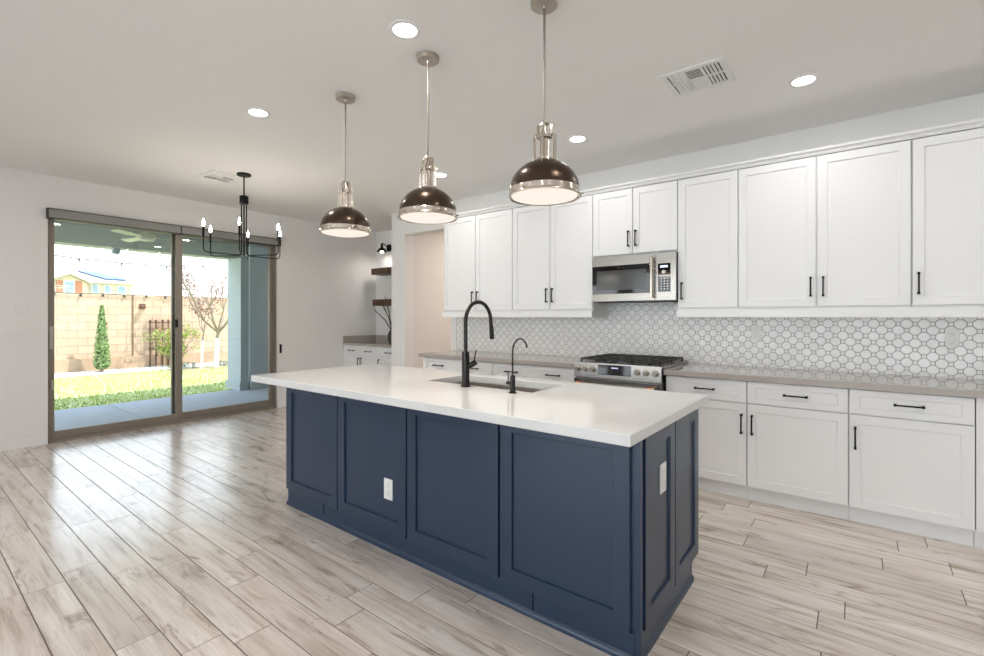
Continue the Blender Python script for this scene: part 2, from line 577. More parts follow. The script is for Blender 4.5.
# ------------------------------------------------------------------ floor
def build_floor():
    rows = {-1: -3.15, 0: -3.26, 1: -3.03, 2: -2.93, 3: -2.44, 4: -1.775, 5: -1.913, 13: -0.047, 14: -0.383, 15: -0.213, 16: -0.528, 17: 0.104, 18: -0.537, 19: -0.743, 20: -0.608}
    P, Y0, LEN, G = 0.1562, 0.56, 0.925, 0.0038
    v, f, c = [], [], []
    rng = random.Random(3)
    n0 = math.floor((SY - Y0) / P)
    n1 = math.floor((6.85 - Y0) / P)
    for n in range(n0, n1):
        ya, yb = Y0 + n * P + G / 2, Y0 + (n + 1) * P - G / 2
        ph = rows.get(n, rng.uniform(0, LEN))
        x = ph + math.floor((WX - 0.2 - ph) / LEN) * LEN
        while x < EX + 0.1:
            xa, xb = max(x + G / 2, WX - 0.15), min(x + LEN - G / 2, EX + 0.1)
            if xb - xa < 0.03:
                x += LEN
                continue
            o = len(v)
            e = 0.0012
            v += [(xa, ya, -0.0015), (xb, ya, -0.0015), (xb, yb, -0.0015), (xa, yb, -0.0015),
                  (xa + e, ya + e, 0), (xb - e, ya + e, 0), (xb - e, yb - e, 0), (xa + e, yb - e, 0)]
            f += [(o + 4, o + 5, o + 6, o + 7)] + [(o + i, o + (i + 1) % 4, o + 4 + (i + 1) % 4, o + 4 + i) for i in range(4)]
            col = (rng.random(), rng.random(), rng.random(), 1)
            c += [col] * 8
            x += LEN
    no = len(v)
    v += [(WX - 0.155, SY - 0.14, -0.0015), (EX + 0.14, SY - 0.14, -0.0015), (EX + 0.14, 6.85, -0.0015), (WX - 0.155, 6.85, -0.0015)]
    v += [(a, b, -0.12) for a, b, _ in v[no:no + 4]]
    g = [(no, no + 1, no + 2, no + 3), (no + 7, no + 6, no + 5, no + 4)] + [(no + i, no + 4 + i, no + 4 + (i + 1) % 4, no + (i + 1) % 4) for i in range(4)]
    c += [(0, 0, 0, 1)] * 8
    me = bpy.data.meshes.new('floor')
    nt_ = len(f)
    me.from_pydata(v, [], f + g)
    at = me.color_attributes.new('tile', 'FLOAT_COLOR', 'POINT')
    at.data.foreach_set('color', [k for q in c for k in q])
    me.materials.append(M['floor']); me.materials.append(M['grout'])
    for i in range(nt_, len(me.polygons)):
        me.polygons[i].material_index = 1
    ob = bpy.data.objects.new('floor', me)
    COL.objects.link(ob)
    ob['kind'] = 'structure'
build_floor()

# ------------------------------------------------------------------ walls and ceiling
DY0, DY1, DZ = 1.05, 3.53, 2.47          # patio door opening
b = MB()
b.box((WX - 0.16, SY - 0.15, -0.1), (WX, DY0, ZC)); b.box((WX - 0.16, DY1, -0.1), (WX, 5.47, ZC)); b.box((WX - 0.16, DY0, DZ), (WX, DY1, ZC))
struct('wall_west', b, M['wall'])
OX0, OX1, OZ = -5.027, -4.142, 2.489     # pantry doorway
b = MB()
b.box((-5.304, WY, 0), (OX0, WY + 0.18, ZC)); b.box((OX1, WY, 0), (EX, WY + 0.18, ZC)); b.box((OX0, WY, OZ), (OX1, WY + 0.18, ZC))
struct('wall_north', b, M['wall'])
struct('wall_niche_back', MB().box((WX, 5.311, 0), (-5.05, 5.47, ZC)), M['wall'])
struct('wall_niche_side', MB().box((-5.304, WY + 0.18, 0), (-5.06, 5.311, ZC)), M['wall'])
b = MB()
b.box((-5.06, WY + 0.18, 0), (-5.035, 6.7, ZC)); b.box((-5.06, 6.7, 0), (-2.9, 6.8, ZC)); b.box((-3.0, WY + 0.18, 0), (-2.9, 6.7, ZC))
struct('wall_pantry', b, M['pantry'])
struct('ceiling', MB().box((WX - 0.16, SY - 0.15, ZC), (EX + 0.15, 6.9, ZC + 0.2)), M['ceiling'])
# rear wall behind the camera; the two wide unseen windows are added for daylight
wins = [(-6.3, -5.35, 0.9, 2.3), (-5.0, -1.0, 0.06, 2.6), (-0.85, 3.0, 0.06, 2.6)]
b = MB()
x = WX
for (a, c_, z0, z1) in wins:
    b.box((x, SY - 0.15, 0), (a, SY, ZC)); b.box((a, SY - 0.15, 0), (c_, SY, z0)); b.box((a, SY - 0.15, z1), (c_, SY, ZC)); x = c_
b.box((x, SY - 0.15, 0), (EX + 0.15, SY, ZC))
struct('wall_south', b, M['wall'])
struct('wall_east', MB().box((EX, SY, 0), (EX + 0.15, WY + 0.18, ZC)), M['wall'])
for i, (a, c_, z0, z1) in enumerate(wins):
    fr = MB()
    fr.box((a, SY - 0.1, z0), (a + 0.05, SY - 0.05, z1)); fr.box((c_ - 0.05, SY - 0.1, z0), (c_, SY - 0.05, z1))
    fr.box((a + 0.05, SY - 0.1, z0), (c_ - 0.05, SY - 0.05, z0 + 0.05)); fr.box((a + 0.05, SY - 0.1, z1 - 0.05), (c_ - 0.05, SY - 0.05, z1))
    fr.box((a + 0.05, SY - 0.1, (z0 + z1) / 2 - 0.03), (c_ - 0.05, SY - 0.05, (z0 + z1) / 2 + 0.03))
    wf = struct('window_%d' % (i + 1), fr, M['trimw'])  # second and third are added daylight openings, out of view
    MB().box((a + 0.05, SY - 0.085, z0 + 0.05), (c_ - 0.05, SY - 0.08, z1 - 0.05)).build('glass_pane', M['glass_clear'], (0, 0, 0), wf, 0)

def baseboard(name, lo, hi):
    struct(name, MB().box(lo, hi, 0.004), M['trimw'])
baseboard('baseboard_west', (WX, SY, 0), (WX + 0.014, DY0 - 0.001, 0.085))
baseboard('baseboard_niche', (WX, DY1 + 0.001, 0), (WX + 0.014, 4.66, 0.085))
baseboard('baseboard_north', (-5.304, WY - 0.014, 0), (OX0 - 0.001, WY, 0.085))
baseboard('baseboard_south', (WX + 0.016, SY, 0), (EX - 0.016, SY + 0.014, 0.085))
baseboard('baseboard_east', (EX - 0.014, SY, 0), (EX, 3.7, 0.085))

# ------------------------------------------------------------------ sliding patio door
def patio_door():
    b = MB()
    xi, xo = WX - 0.035, WX - 0.15
    z1 = DZ - 0.03
    b.box((xo, DY0, 0.0), (xi, DY0 + 0.012, DZ), 0.002); b.box((xo, DY1 - 0.02, 0.0), (xi, DY1, DZ), 0.002)
    b.box((xo, DY0 + 0.012, DZ - 0.035), (xi, DY1 - 0.02, DZ), 0.002)
    b.box((xo, DY0 + 0.012, -0.02), (xi + 0.03, DY1 - 0.02, 0.03), 0.002)
    b.box((WX - 0.092, DY0 + 0.012, 0.03), (WX - 0.086, DY1 - 0.02, 0.04))
    d = struct('door_1', b, M['frame'])
    def panel(y0, y1, x0, x1, name, wa=0.05, wb=0.075):
        p = MB()
        z0, zt = 0.031, DZ - 0.036
        p.box((x0, y0, z0), (x1, y0 + wa, zt), 0.003); p.box((x0, y1 - wb, z0), (x1, y1, zt), 0.003)
        p.box((x0, y0 + wa, z0), (x1, y1 - wb, z0 + 0.085), 0.003); p.box((x0, y0 + wa, zt - 0.07), (x1, y1 - wb, zt), 0.003)
        f = p.build(name, M['frame'], (0, 0, 0), d)
        xm = (x0 + x1) / 2
        MB().box((xm - 0.003, y0 + wa, z0 + 0.085), (xm + 0.003, y1 - wb, zt - 0.07)).build('glass_pane', M['glass'], (0, 0, 0), f, 0)
        return f
    s = panel(DY0 + 0.013, 2.312, WX - 0.083, WX - 0.040, 'sliding_panel', 0.046, 0.075)
    panel(2.215, DY1 - 0.021, WX - 0.145, WX - 0.098, 'fixed_panel', 0.045, 0.05)
    h = MB()
    h.box((WX - 0.040, 1.07, 0.99), (WX - 0.032, 1.10, 1.23), 0.003)
    pts = [(WX - 0.034, 1.086, 1.02)] + [(WX - 0.034 + 0.042 * math.sin(t), 1.086 + 0.055 * math.sin(t), 1.11 - 0.09 * math.cos(t)) for t in [math.pi * k / 10 for k in range(11)]] + [(WX - 0.034, 1.086, 1.20)]
    h.tube(pts, 0.008, 8)
    h.build('pull_handle', M['brushed'], (0, 0, 0), s)
    MB().box((WX - 0.040, 1.08, 0.56), (WX - 0.012, 1.105, 0.66), 0.004).build('foot_lock', M['brushed'], (0, 0, 0), s)
    MB().box((WX - 0.05, 2.232, 1.20), (WX - 0.036, 2.262, 1.30), 0.004).build('latch', M['black'], (0, 0, 0), s)
patio_door()

t = Thing('shade_valance', 'grey roller shade valance above the sliding patio door', 'valance', (WX + 0.04, 2.29, 2.362))
ym = 2.262
for (a, c_) in ((1.042, ym - 0.006), (ym + 0.006, 3.532)):
    t.part('valance_panel', MB().box((WX + 0.001, a, 2.368), (WX + 0.072, c_, 2.458), 0.003), M['valance'])
e = MB()
for z in (2.362, 2.457):
    e.box((WX + 0.001, 1.040, z), (WX + 0.076, 3.534, z + 0.009))
for y in (1.036, ym - 0.005, 3.530):
    e.box((WX + 0.001, y, 2.362), (WX + 0.076, y + 0.010, 2.466))
t.part('edge_trim', e, M['valance_edge'], label='black edge of the valance')
t = Thing('shade_cord_holder', 'small dark shade cord holder on wall right of patio door', 'cord holder', (WX, 3.57, 0.86))
t.part('bracket', MB().box((WX, 3.556, 0.80), (WX + 0.012, 3.586, 0.93), 0.004), M['black'])
t.part('wheel', MB().lathe([(0.010, 0), (0.013, 0.004), (0.010, 0.012)], (WX + 0.012, 3.571, 0.83), 16, 'x'), M['black'])

def plate_west(y, z, wd, ht, label, gangs):
    t = Thing('wall_switch' if gangs else 'wall_plate', label, 'switch' if gangs else 'wall plate', (WX, y, z - ht / 2))
    t.part('cover_plate', MB().box((WX, y - wd / 2, z - ht / 2), (WX + 0.007, y + wd / 2, z + ht / 2), 0.003), M['plastic'])
    for g in gangs:
        t.part('rocker', MB().box((WX + 0.007, y + g - 0.017, z - 0.034), (WX + 0.011, y + g + 0.017, z + 0.034), 0.002), M['plastic'])
    if not gangs:
        t.part('sensor_window', MB().box((WX + 0.007, y - 0.03, z - 0.035), (WX + 0.012, y + 0.03, z + 0.035), 0.003), M['plastic'])
plate_west(0.815, 1.135, 0.165, 0.12, 'wide white light switch plate on wall left of patio door', (-0.042, 0.042))
plate_west(0.86, 1.40, 0.10, 0.115, 'square white blank cover plate above the light switches', ())

# ------------------------------------------------------------------ patio and garden
GZ = -0.05
b = MB(); b.box((-9.25, -4, -0.2), (WX - 0.16, 2.135, -0.03), 0.008); struct('patio_slab', b, M['concrete'])
b = MB(); b.box((-9.25, 2.147, -0.2), (WX - 0.16, 10, -0.03), 0.008); struct('patio_slab', b, M['concrete'])
struct('ground', MB().box((-90, -40, -0.3), (-9.25, 80, GZ - 0.012)), M['soil'])
struct('patio_ceiling', MB().box((-9.3, -4, 2.74), (WX - 0.16, 10, 2.95)), M['soffit'])
struct('patio_beam', MB().box((-9.65, -4, 2.435), (-9.3, 10, 3.0)), M['soffit'])
b = MB()
b.box((-9.6, 4.06, -0.03), (-9.06, 4.2, 2.435)); b.box((-9.6, 4.2, -0.03), (-9.0, 8.0, 2.74))
b.box((-9.63, 4.03, -0.03), (-9.03, 4.2, 0.12)); b.box((-9.63, 4.2, -0.03), (-8.97, 8.0, 0.12))
struct('patio_pillar', b, M['stucco'])
struct('wall_exterior', MB().box((WX - 0.17, 3.7, -0.03), (WX - 0.16, 10, 2.74)), M['stucco'])

# lawn blades
rng = random.Random(11)
g = MB()
for k in range(30000):
    x = rng.uniform(-14.4, -9.28); y = rng.uniform(-0.6, 7.5)
    if (y > 3.98 and x > -9.68): continue
    a = rng.uniform(0, math.pi); h = rng.uniform(0.02, 0.042); wd = rng.uniform(0.006, 0.012)
    ca, sa = math.cos(a) * wd, math.sin(a) * wd
    lx, ly = rng.uniform(-0.02, 0.02), rng.uniform(-0.02, 0.02)
    g.add([(x - ca, y - sa, GZ - 0.012), (x + ca, y + sa, GZ - 0.012), (x + lx, y + ly, GZ - 0.012 + h)], [(0, 1, 2)])
lg = g.build('lawn_grass', M['grass'], (-11, 3, GZ), None, 0)
lg['label'] = 'sunlit green lawn between the patio and block wall'; lg['category'] = 'lawn'; lg['kind'] = 'stuff'

struct('unseen_bounce_ground', MB().box((-14, -22, -0.2), (14, SY - 0.15, -0.03)), mat('pale_bounce_ground', (0.86, 0.84, 0.80), 0.9))  # added unseen pale ground, bounces sunlight through the rear windows to the ceiling
# stone bed at the wall foot
b = MB(); b.box((-15.55, -6, -0.2), (-14.45, 20, GZ)); struct('gravel_bed', b, M['gravel'])
g = MB()
for k in range(900):
    x = rng.uniform(-15.5, -14.4); y = rng.uniform(1.5, 8.2); r = rng.uniform(0.015, 0.045)
    q = [(x + r * dx * rng.uniform(.7, 1.2), y + r * dy * rng.uniform(.7, 1.2), GZ + r * dz * rng.uniform(.5, .9)) for dx, dy, dz in ((1, 0, 0), (-1, 0, 0), (0, 1, 0), (0, -1, 0), (0, 0, 1), (0, 0, -0.4))]
    g.add(q, [(0, 2, 4), (2, 1, 4), (1, 3, 4), (3, 0, 4), (2, 0, 5), (1, 2, 5), (3, 1, 5), (0, 3, 5)])
sg = g.build('pale_pebbles', M['gravel'], (-15, 4, GZ), None, 0)
sg['label'] = 'pale pebbles along the foot of the block wall'; sg['category'] = 'gravel'; sg['kind'] = 'stuff'

BX = -15.6
b = MB()
b.box((BX - 0.2, -8, -0.2), (BX, 4.13, 1.945)); b.box((BX - 0.2, 4.16, -0.2), (BX, 24, 1.93)); b.box((BX - 0.15, 4.13, -0.2), (BX - 0.05, 4.16, 1.9))
wl = struct('wall_garden', b, M['block'])
struct('trim_1', MB().box((BX, -8, -0.2), (BX + 0.06, 24, 0.28)), mat('tan_footing', (0.50, 0.34, 0.22), 0.95, noise=0.1, nscale=8))
struct('trim_2', MB().box((BX, 4.13, 0.28), (BX + 0.02, 4.16, 1.93)), mat('dark_joint', (0.20, 0.12, 0.07), 0.9))
t = Thing('garden_wall_light', 'small dark lamp fixed to the tan block wall', 'wall lamp', (BX, 4.36, 1.6))
t.part('backplate', MB().box((BX, 4.29, 1.56), (BX + 0.02, 4.43, 1.70), 0.004), M['rust'])
t.part('hood', MB().lathe([(0.07, 0), (0.065, 0.03), (0.03, 0.06)], (BX + 0.09, 4.36, 1.60), 14), M['rust'])

def leaves(mb, centre, n, spread, size, rng):
    for k in range(n):
        while True:
            p = [rng.uniform(-1, 1) for _ in range(3)]
            if sum(q * q for q in p) < 1: break
        c = Vector([centre[i] + p[i] * spread[i] for i in range(3)])
        a = Vector([rng.uniform(-1, 1) for _ in range(3)]).normalized()
        d = a.cross(Vector([rng.uniform(-1, 1) for _ in range(3)])).normalized()
        s = size * rng.uniform(0.6, 1.3)
        mb.add([c - a * s, c + d * s * 0.45, c + a * s, c - d * s * 0.45], [(0, 1, 2, 3)])

# cypress
t = Thing('cypress', 'slim green cypress in front of the tan block wall', 'shrub', (-15.15, 3.38, GZ))
t.part('stem', MB().tube([(-15.15, 3.38, GZ), (-15.15, 3.38, 1.3)], [0.03, 0.01], 8), M['bark'])
rng = random.Random(5)
f = MB()
for k in range(2600):
    hh = rng.random() ** 1.25
    r = 0.175 * (1 - hh) ** 0.75 * min(1, 0.55 + hh * 6) + 0.015
    a = rng.uniform(0, 2 * math.pi); rr = r * math.sqrt(rng.random())
    leaves(f, (-15.15 + rr * math.cos(a), 3.38 + rr * math.sin(a), 0.03 + hh * 1.60), 1, (0.01, 0.01, 0.01), 0.035, rng)
t.part('foliage', f, M['leaf_cypress'], smooth=0)

# trellis and shrub
TY = 4.74
t = Thing('iron_trellis', 'rusty iron trellis leaning on the block wall behind the shrub', 'trellis', (BX + 0.08, TY, GZ))
b = MB()
for y in (TY - 0.22, TY - 0.08, TY + 0.08, TY + 0.22):
    b.box((BX + 0.07, y - 0.016, GZ), (BX + 0.095, y + 0.016, 1.22))
    b.sphere((BX + 0.082, y, 1.23), 0.034, 6)
for z in (0.45, 0.72, 1.0, 1.18):
    b.box((BX + 0.07, TY - 0.26, z - 0.014), (BX + 0.10, TY + 0.26, z + 0.014))
t.part('lattice', b, M['rust'])
rng = random.Random(9)
SY_ = 5.02
t = Thing('flowering_shrub', 'yellow green shrub with pink flowers beside the wall trellis', 'shrub', (-15.2, SY_, GZ))
st, f, fl = MB(), MB(), []
for k in range(24):
    a = rng.uniform(0, 6.28); R = rng.uniform(0.15, 0.70)
    tip = (-15.08 + 0.30 * R * math.cos(a), SY_ + R * math.sin(a) * 1.05, rng.uniform(0.40, 1.0))
    mid = ((-15.2 + tip[0]) / 2, (SY_ + tip[1]) / 2, tip[2] * 0.6)
    st.tube([(-15.2, SY_, GZ), mid, tip], [0.018, 0.012, 0.005], 6)
    leaves(f, tip, 38, (0.13, 0.16, 0.15), 0.042, rng)
    leaves(f, mid, 12, (0.12, 0.12, 0.12), 0.04, rng)
    if k % 4 == 0:
        fl.append(MB()); leaves(fl[-1], (tip[0] + 0.05, tip[1], tip[2] + 0.12), 8, (0.06, 0.06, 0.05), 0.03, rng)
t.part('stems', st, M['bark']); t.part('foliage', f, M['leaf_shrub'], smooth=0); [t.part('flower', q, M['pink'], smooth=0) for q in fl]

# trees
def tree(name, label, base, h_trunk, top, R, nb, leafn, leafm, seed, white=0.95, r0=0.07, lsize=0.05):
    rng = random.Random(seed)
    t = Thing(name, label, 'tree', base)
    x, y, z = base
    t.part('painted_trunk', MB().tube([(x, y, z), (x + 0.01, y + 0.02, z + white)], [r0 * 1.1, r0 * 0.85], 12), M['limewash'], label='whitewashed lower trunk')
    br, fo = MB(), MB()
    hub = Vector((x + 0.01, y + 0.02, z + white))
    br.tube([hub, hub + Vector((0, 0.03, h_trunk - white))], [r0 * 0.85, r0 * 0.7], 10)
    hub = hub + Vector((0, 0.03, h_trunk - white))
    def grow(p, d, L, r, depth):
        q = p + d * L
        m = p + d * L * 0.5 + Vector([rng.uniform(-.06, .06) * L for _ in range(3)])
        br.tube([p, m, q], [r, r * 0.8, r * 0.55], 6 if depth else 8)
        if depth >= 1: leaves(fo, q, leafn, (0.24, 0.24, 0.22), lsize, rng)
        if depth < 2:
            for k in range(rng.choice((2, 3, 3))):
                nd = (d + Vector((rng.uniform(-.75, .75), rng.uniform(-.75, .75), rng.uniform(-.1, .6)))).normalized()
                grow(q, nd, L * rng.uniform(0.55, 0.8), r * 0.55, depth + 1)
    for k in range(nb):
        a = 2 * math.pi * k / nb + rng.uniform(-.3, .3)
        d = Vector((math.cos(a) * R, math.sin(a) * R, 1.0)).normalized()
        grow(hub + Vector((0, 0, 0)), d, top * rng.uniform(0.75, 1.05), r0 * 0.5, 0)
    t.part('branches', br, M['bark']); t.part('foliage', fo, leafm, smooth=0)
tree('garden_tree', 'bare branched tree with reddish leaves and whitewashed trunk in the lawn', (-14.05, 5.64, GZ), 0.95, 1.05, 0.9, 9, 16, M['leaf_dry'], 4, white=0.80, r0=0.06, lsize=0.036)
tree('sapling', 'thin white stemmed sapling left of the reddish tree', (-13.92, 5.22, GZ), 0.95, 0.40, 0.35, 4, 10, M['leaf_dry'], 8, white=0.75, r0=0.028, lsize=0.036)

rng = random.Random(21)
for k, (x, y) in enumerate(((-14.25, 5.95), (-14.5, 6.75), (-14.35, 4.95))):
    t = Thing('ground_cover', ('low grey green plant at the foot of the reddish tree', 'low grey green plant right of the reddish tree', 'low grey green plant below the flowering shrub')[k], 'plant', (x, y, GZ))
    f = MB(); leaves(f, (x, y, 0.03), 220, (0.18, 0.38, 0.09), 0.035, rng)
    t.part('foliage', f, M['leaf_sage'], smooth=0)
struct('planting_bed', MB().box((-14.45, 4.6, -0.2), (-13.75, 8.5, GZ + 0.004)), M['dirt'])

# patio fan, patio lamps and string lights
t = Thing('ceiling_fan', 'cream three blade ceiling fan under the patio roof', 'ceiling fan', (-8.3, 2.37, 2.74))
t.part('mount', MB().lathe([(0.07, 0), (0.05, -0.05), (0.02, -0.06), (0.02, -0.18)], (-8.3, 2.37, 2.74), 20), M['cream'])
t.part('motor', MB().lathe([(0.05, 0.06), (0.11, 0.03), (0.12, -0.02), (0.09, -0.05), (0.03, -0.06)], (-8.3, 2.37, 2.51), 24), M['cream'])
for k in range(3):
    a = 1.22 + k * 2 * math.pi / 3
    ca, sa = math.cos(a), math.sin(a)
    pl = [(0.09, -0.03), (0.2, -0.045), (0.60, -0.06), (0.62, 0.0), (0.60, 0.06), (0.2, 0.045), (0.09, 0.03)]
    vs = []
    for dz in (0.0, 0.008):
        for (r, s) in pl:
            vs.append((-8.3 + r * ca - s * sa, 2.37 + r * sa + s * ca, 2.50 + dz + s * 0.2))
    n = len(pl)
    t.part('blade', MB().add(vs, [tuple(range(n))[::-1], tuple(range(n, 2 * n))] + [(i, (i + 1) % n, n + (i + 1) % n, n + i) for i in range(n)]), M['cream'])
first = None
for k, (x, y, lab) in enumerate(((-8.6, 1.55, 'round patio soffit light nearest the left door jamb'), (-8.9, 3.05, 'round patio soffit light right of the ceiling fan'), (-7.6, 1.62, 'round patio soffit light closest to the door glass'))):
    if first is None:
        t = Thing('patio_light', lab, 'recessed light', (x, y, 2.74), 'patio soffit lights')
        t.part('lens', MB().lathe([(0.06, 0), (0.06, -0.006)], (x, y, 2.74), 20), emis('lit_patio_lens', (1, 0.93, 0.8), 2.0))
        t.part('trim_ring', MB().lathe([(0.06, 0), (0.06, -0.008), (0.085, -0.006), (0.085, 0)], (x, y, 2.74), 24, cap=False), M['trimw'])
        first = t.o
    else:
        dup(first, (x, y, 2.74), lab)
def string_lights(name, label, pts, m, drop, r, loc, wire=True):
    t = Thing(name, label, 'string lights', loc)
    w_ = MB().tube(pts, 0.009, 6)
    t.part('cable', w_, M['rubber'])
    for p in pts[1:-1]:
        q = t.part('socket', MB().cyl((p[0], p[1], p[2]), (p[0], p[1], p[2] - drop), r * 0.7, 8), M['rubber'])
        t.part('bulb', MB().sphere((p[0], p[1], p[2] - drop - r), r, 7), m, parent=q)
string_lights('string_lights', 'bulb string hanging below the patio beam', [(-9.8, y, 2.36 - 0.12 * math.sin(math.pi * min(1, max(0, (y - 0.8) / 3.6)))) for y in (0.6, 1.25, 1.9, 2.45, 3.1, 3.7, 4.4)], M['trimw'], 0.02, 0.018, (-9.8, 2.5, 2.3))
string_lights('string_lights', 'dark bulb string along the top of block wall', [(BX + 0.03, y, 1.93 + (0.012 if i % 2 else 0.0)) for i, y in enumerate((1.9, 2.55, 3.05, 3.5, 3.95, 4.45, 4.9, 5.6, 6.2, 6.9))], M['bulb_off'], 0.02, 0.028, (BX + 0.03, 3.5, 1.9))
t = Thing('floodlight', 'small grey sensor lamp on the patio beam', 'lamp', (-9.3, 2.35, 2.44))
t.part('housing', MB().lathe([(0.06, 0), (0.06, -0.05), (0.045, -0.09)], (-9.42, 2.28, 2.435), 16), M['stucco'])

# neighbouring house behind the wall
HX = -60.0
t = Thing('house', 'cream neighbour house with red shutters and solar panels behind the wall', 'house', (HX, 11.5, 0))
b = MB()
b.box((HX - 7.9, 9.2, -0.3), (HX, 12.24, 4.72)); b.prism([(9.2, 4.72), (12.24, 4.72), (10.9, 5.45)], 'x', HX - 6, HX)
b.box((HX - 8, 12.24, -0.3), (HX - 2.0, 16.41, 4.85)); b.box((HX - 8, 3.0, -0.3), (HX - 1.0, 9.2, 4.85))
t.part('walls', b, M['house'])
r = MB()
for (ya, za) in ((9.0, 4.78), (12.55, 4.78)):
    r.add([(HX + 0.5, ya, za), (HX + 0.5, 10.9, 5.64), (HX - 6, 10.9, 5.64), (HX - 6, ya, za), (HX + 0.5, ya, za - 0.14), (HX + 0.5, 10.9, 5.48), (HX - 6, 10.9, 5.48), (HX - 6, ya, za - 0.14)],
          [(0, 1, 2, 3), (7, 6, 5, 4), (0, 4, 5, 1), (3, 2, 6, 7), (0, 3, 7, 4), (1, 5, 6, 2)])
def hip(x0, x1, y0, y1, ze, xr, ya, yb, zr):
    r.add([(x0, y0, ze), (x0, y1, ze), (x1, y1, ze), (x1, y0, ze), (xr, ya, zr), (xr, yb, zr), (x0, y0, ze - 0.13), (x0, y1, ze - 0.13), (x1, y1, ze - 0.13), (x1, y0, ze - 0.13)],
          [(0, 1, 5, 4), (1, 2, 5), (2, 3, 4, 5), (3, 0, 4), (6, 9, 8, 7), (0, 6, 7, 1), (1, 7, 8, 2), (2, 8, 9, 3), (3, 9, 6, 0)])
hip(HX - 1.6, HX - 14.4, 2.5, 16.9, 4.98, HX - 8.0, 8.0, 14.3, 6.62)
t.part('roof', r, M['roof'], smooth=0)
q = t.part('window', MB().box((HX, 10.48, 3.6), (HX + 0.1, 11.32, 4.86)), M['house_trim'])
t.part('pane', MB().box((HX + 0.1, 10.58, 3.7), (HX + 0.12, 11.22, 4.76)), M['winglass'], parent=q)
for (y0, y1) in ((9.98, 10.44), (11.36, 11.84)):
    t.part('shutter', MB().box((HX, y0, 3.5), (HX + 0.12, y1, 4.84), 0.01), M['shutter'])
for (y0, y1, z1) in ((13.04, 13.52, 4.72), (14.06, 14.51, 4.64), (15.19, 15.8, 4.62)):
    q = t.part('window', MB().box((HX - 2.0, y0 - 0.08, 3.75), (HX - 1.9, y1 + 0.08, z1 + 0.06)), M['house_trim'])
    t.part('pane', MB().box((HX - 1.9, y0, 3.83), (HX - 1.88, y1, z1)), M['winglass'], parent=q)
sp = (6.62 - 4.98) / 6.4
def sol(quad):
    vs = []
    for d in (0.06, 0.16):
        for (x, y) in quad: vs.append((x, y, 4.98 + (HX - 1.6 - x) * sp + d))
    return MB().add(vs, [(3, 2, 1, 0), (4, 5, 6, 7), (0, 1, 5, 4), (1, 2, 6, 5), (2, 3, 7, 6), (3, 0, 4, 7)])
t.part('solar_panel', sol([(HX - 2.6, 14.3), (HX - 6.6, 12.7), (HX - 6.6, 14.6), (HX - 2.6, 15.3)]), M['solar'])
t.part('solar_panel', sol([(HX - 2.6, 15.35), (HX - 4.6, 14.97), (HX - 4.6, 15.6), (HX - 2.6, 16.1)]), M['solar'])
t.part('vent_pipe', MB().cyl((HX - 7.5, 12.3, 6.4), (HX - 7.5, 12.3, 7.3), 0.09, 8), M['house_trim'])

# ------------------------------------------------------------------ kitchen cabinets
DF = 3.80        # base door face
UF = 4.112       # upper door face
def pull(mb, x, z, face, vertical, L=0.142):
    y0, y1 = face - 0.034, face
    h = L / 2
    if vertical:
        mb.box((x - 0.005, y0, z - h), (x + 0.005, y0 + 0.010, z + h), 0.002)
        for s in (-1, 1):
            mb.box((x - 0.007, y0 - 0.001, z + s * (h - 0.007) - 0.007), (x + 0.007, y1, z + s * (h - 0.007) + 0.007), 0.002)
    else:
        mb.box((x - h, y0, z - 0.005), (x + h, y0 + 0.010, z + 0.005), 0.002)
        for s in (-1, 1):
            mb.box((x + s * (h - 0.007) - 0.007, y0 - 0.001, z - 0.007), (x + s * (h - 0.007) + 0.007, y1, z + 0.007), 0.002)
    return mb
GAP = 0.0035
def cabinet(name, label, cat, x0, x1, zc0, zc1, yb, face, fronts, group, kick=None):
    """fronts: (kind, x0, x1, z0, z1, [(handle x, z, vertical)...])"""
    t = Thing(name, label, cat, ((x0 + x1) / 2, face + 0.02, zc0 if kick is None else 0.0), group)
    c = MB().box((x0 + 0.0008, face + 0.021, zc0), (x1 - 0.0008, yb, zc1), 0.001)
    t.part('carcass', c, M['white'])
    if kick is not None:
        t.part('toe_kick', MB().box((x0 + 0.0008, kick, 0.0), (x1 - 0.0008, yb, zc0)), M['white'])
    for (kind, a, b_, z0, z1, hs) in fronts:
        if kind == 'door':
            m = MB().shaker(a + GAP, b_ - GAP, z0, z1, face, fw=0.057)
        else:
            m = MB().shaker(a + GAP, b_ - GAP, z0, z1, face, fw=0.052, fh=0.040)
        d = t.part(kind, m, M['white'], smooth=0)
        for (hx, hz, vert) in hs:
            t.part('handle', pull(MB(), hx, hz, face, vert), M['black'], parent=d, label='black bar handle')
    return t
UB, UT = 1.392, 2.486
def udoor(a, b_, hx): return ('door', a, b_, 1.408, UT, [(hx, 1.548, True)])
UG = 'white wall cabinets'
cabinet('wall_cabinet', 'double door white wall cabinet at the left end beside the pantry doorway', 'cabinet', -3.923, -2.917, UB, UT + 0.006, WY, UF,
        [udoor(-3.923, -3.430, -3.466), udoor(-3.430, -2.917, -3.394)], UG)
cabinet('wall_cabinet', 'double door white wall cabinet left of the microwave', 'cabinet', -2.917, -1.985, UB, UT + 0.006, WY, UF,
        [udoor(-2.917, -2.453, -2.487), udoor(-2.453, -1.985, -2.420)], UG)
cabinet('wall_cabinet', 'short double door white wall cabinet above the microwave', 'cabinet', -1.985, -1.205, 1.884, UT + 0.006, WY, UF,
        [('door', -1.985, -1.597, 1.90, UT, [(-1.631, 2.034, True)]), ('door', -1.597, -1.205, 1.90, UT, [(-1.564, 2.034, True)])], UG)
cabinet('wall_cabinet', 'narrow single door white wall cabinet right of the microwave', 'cabinet', -1.205, -0.744, UB, UT + 0.006, WY, UF,
        [udoor(-1.205, -0.744, -1.168)], UG)
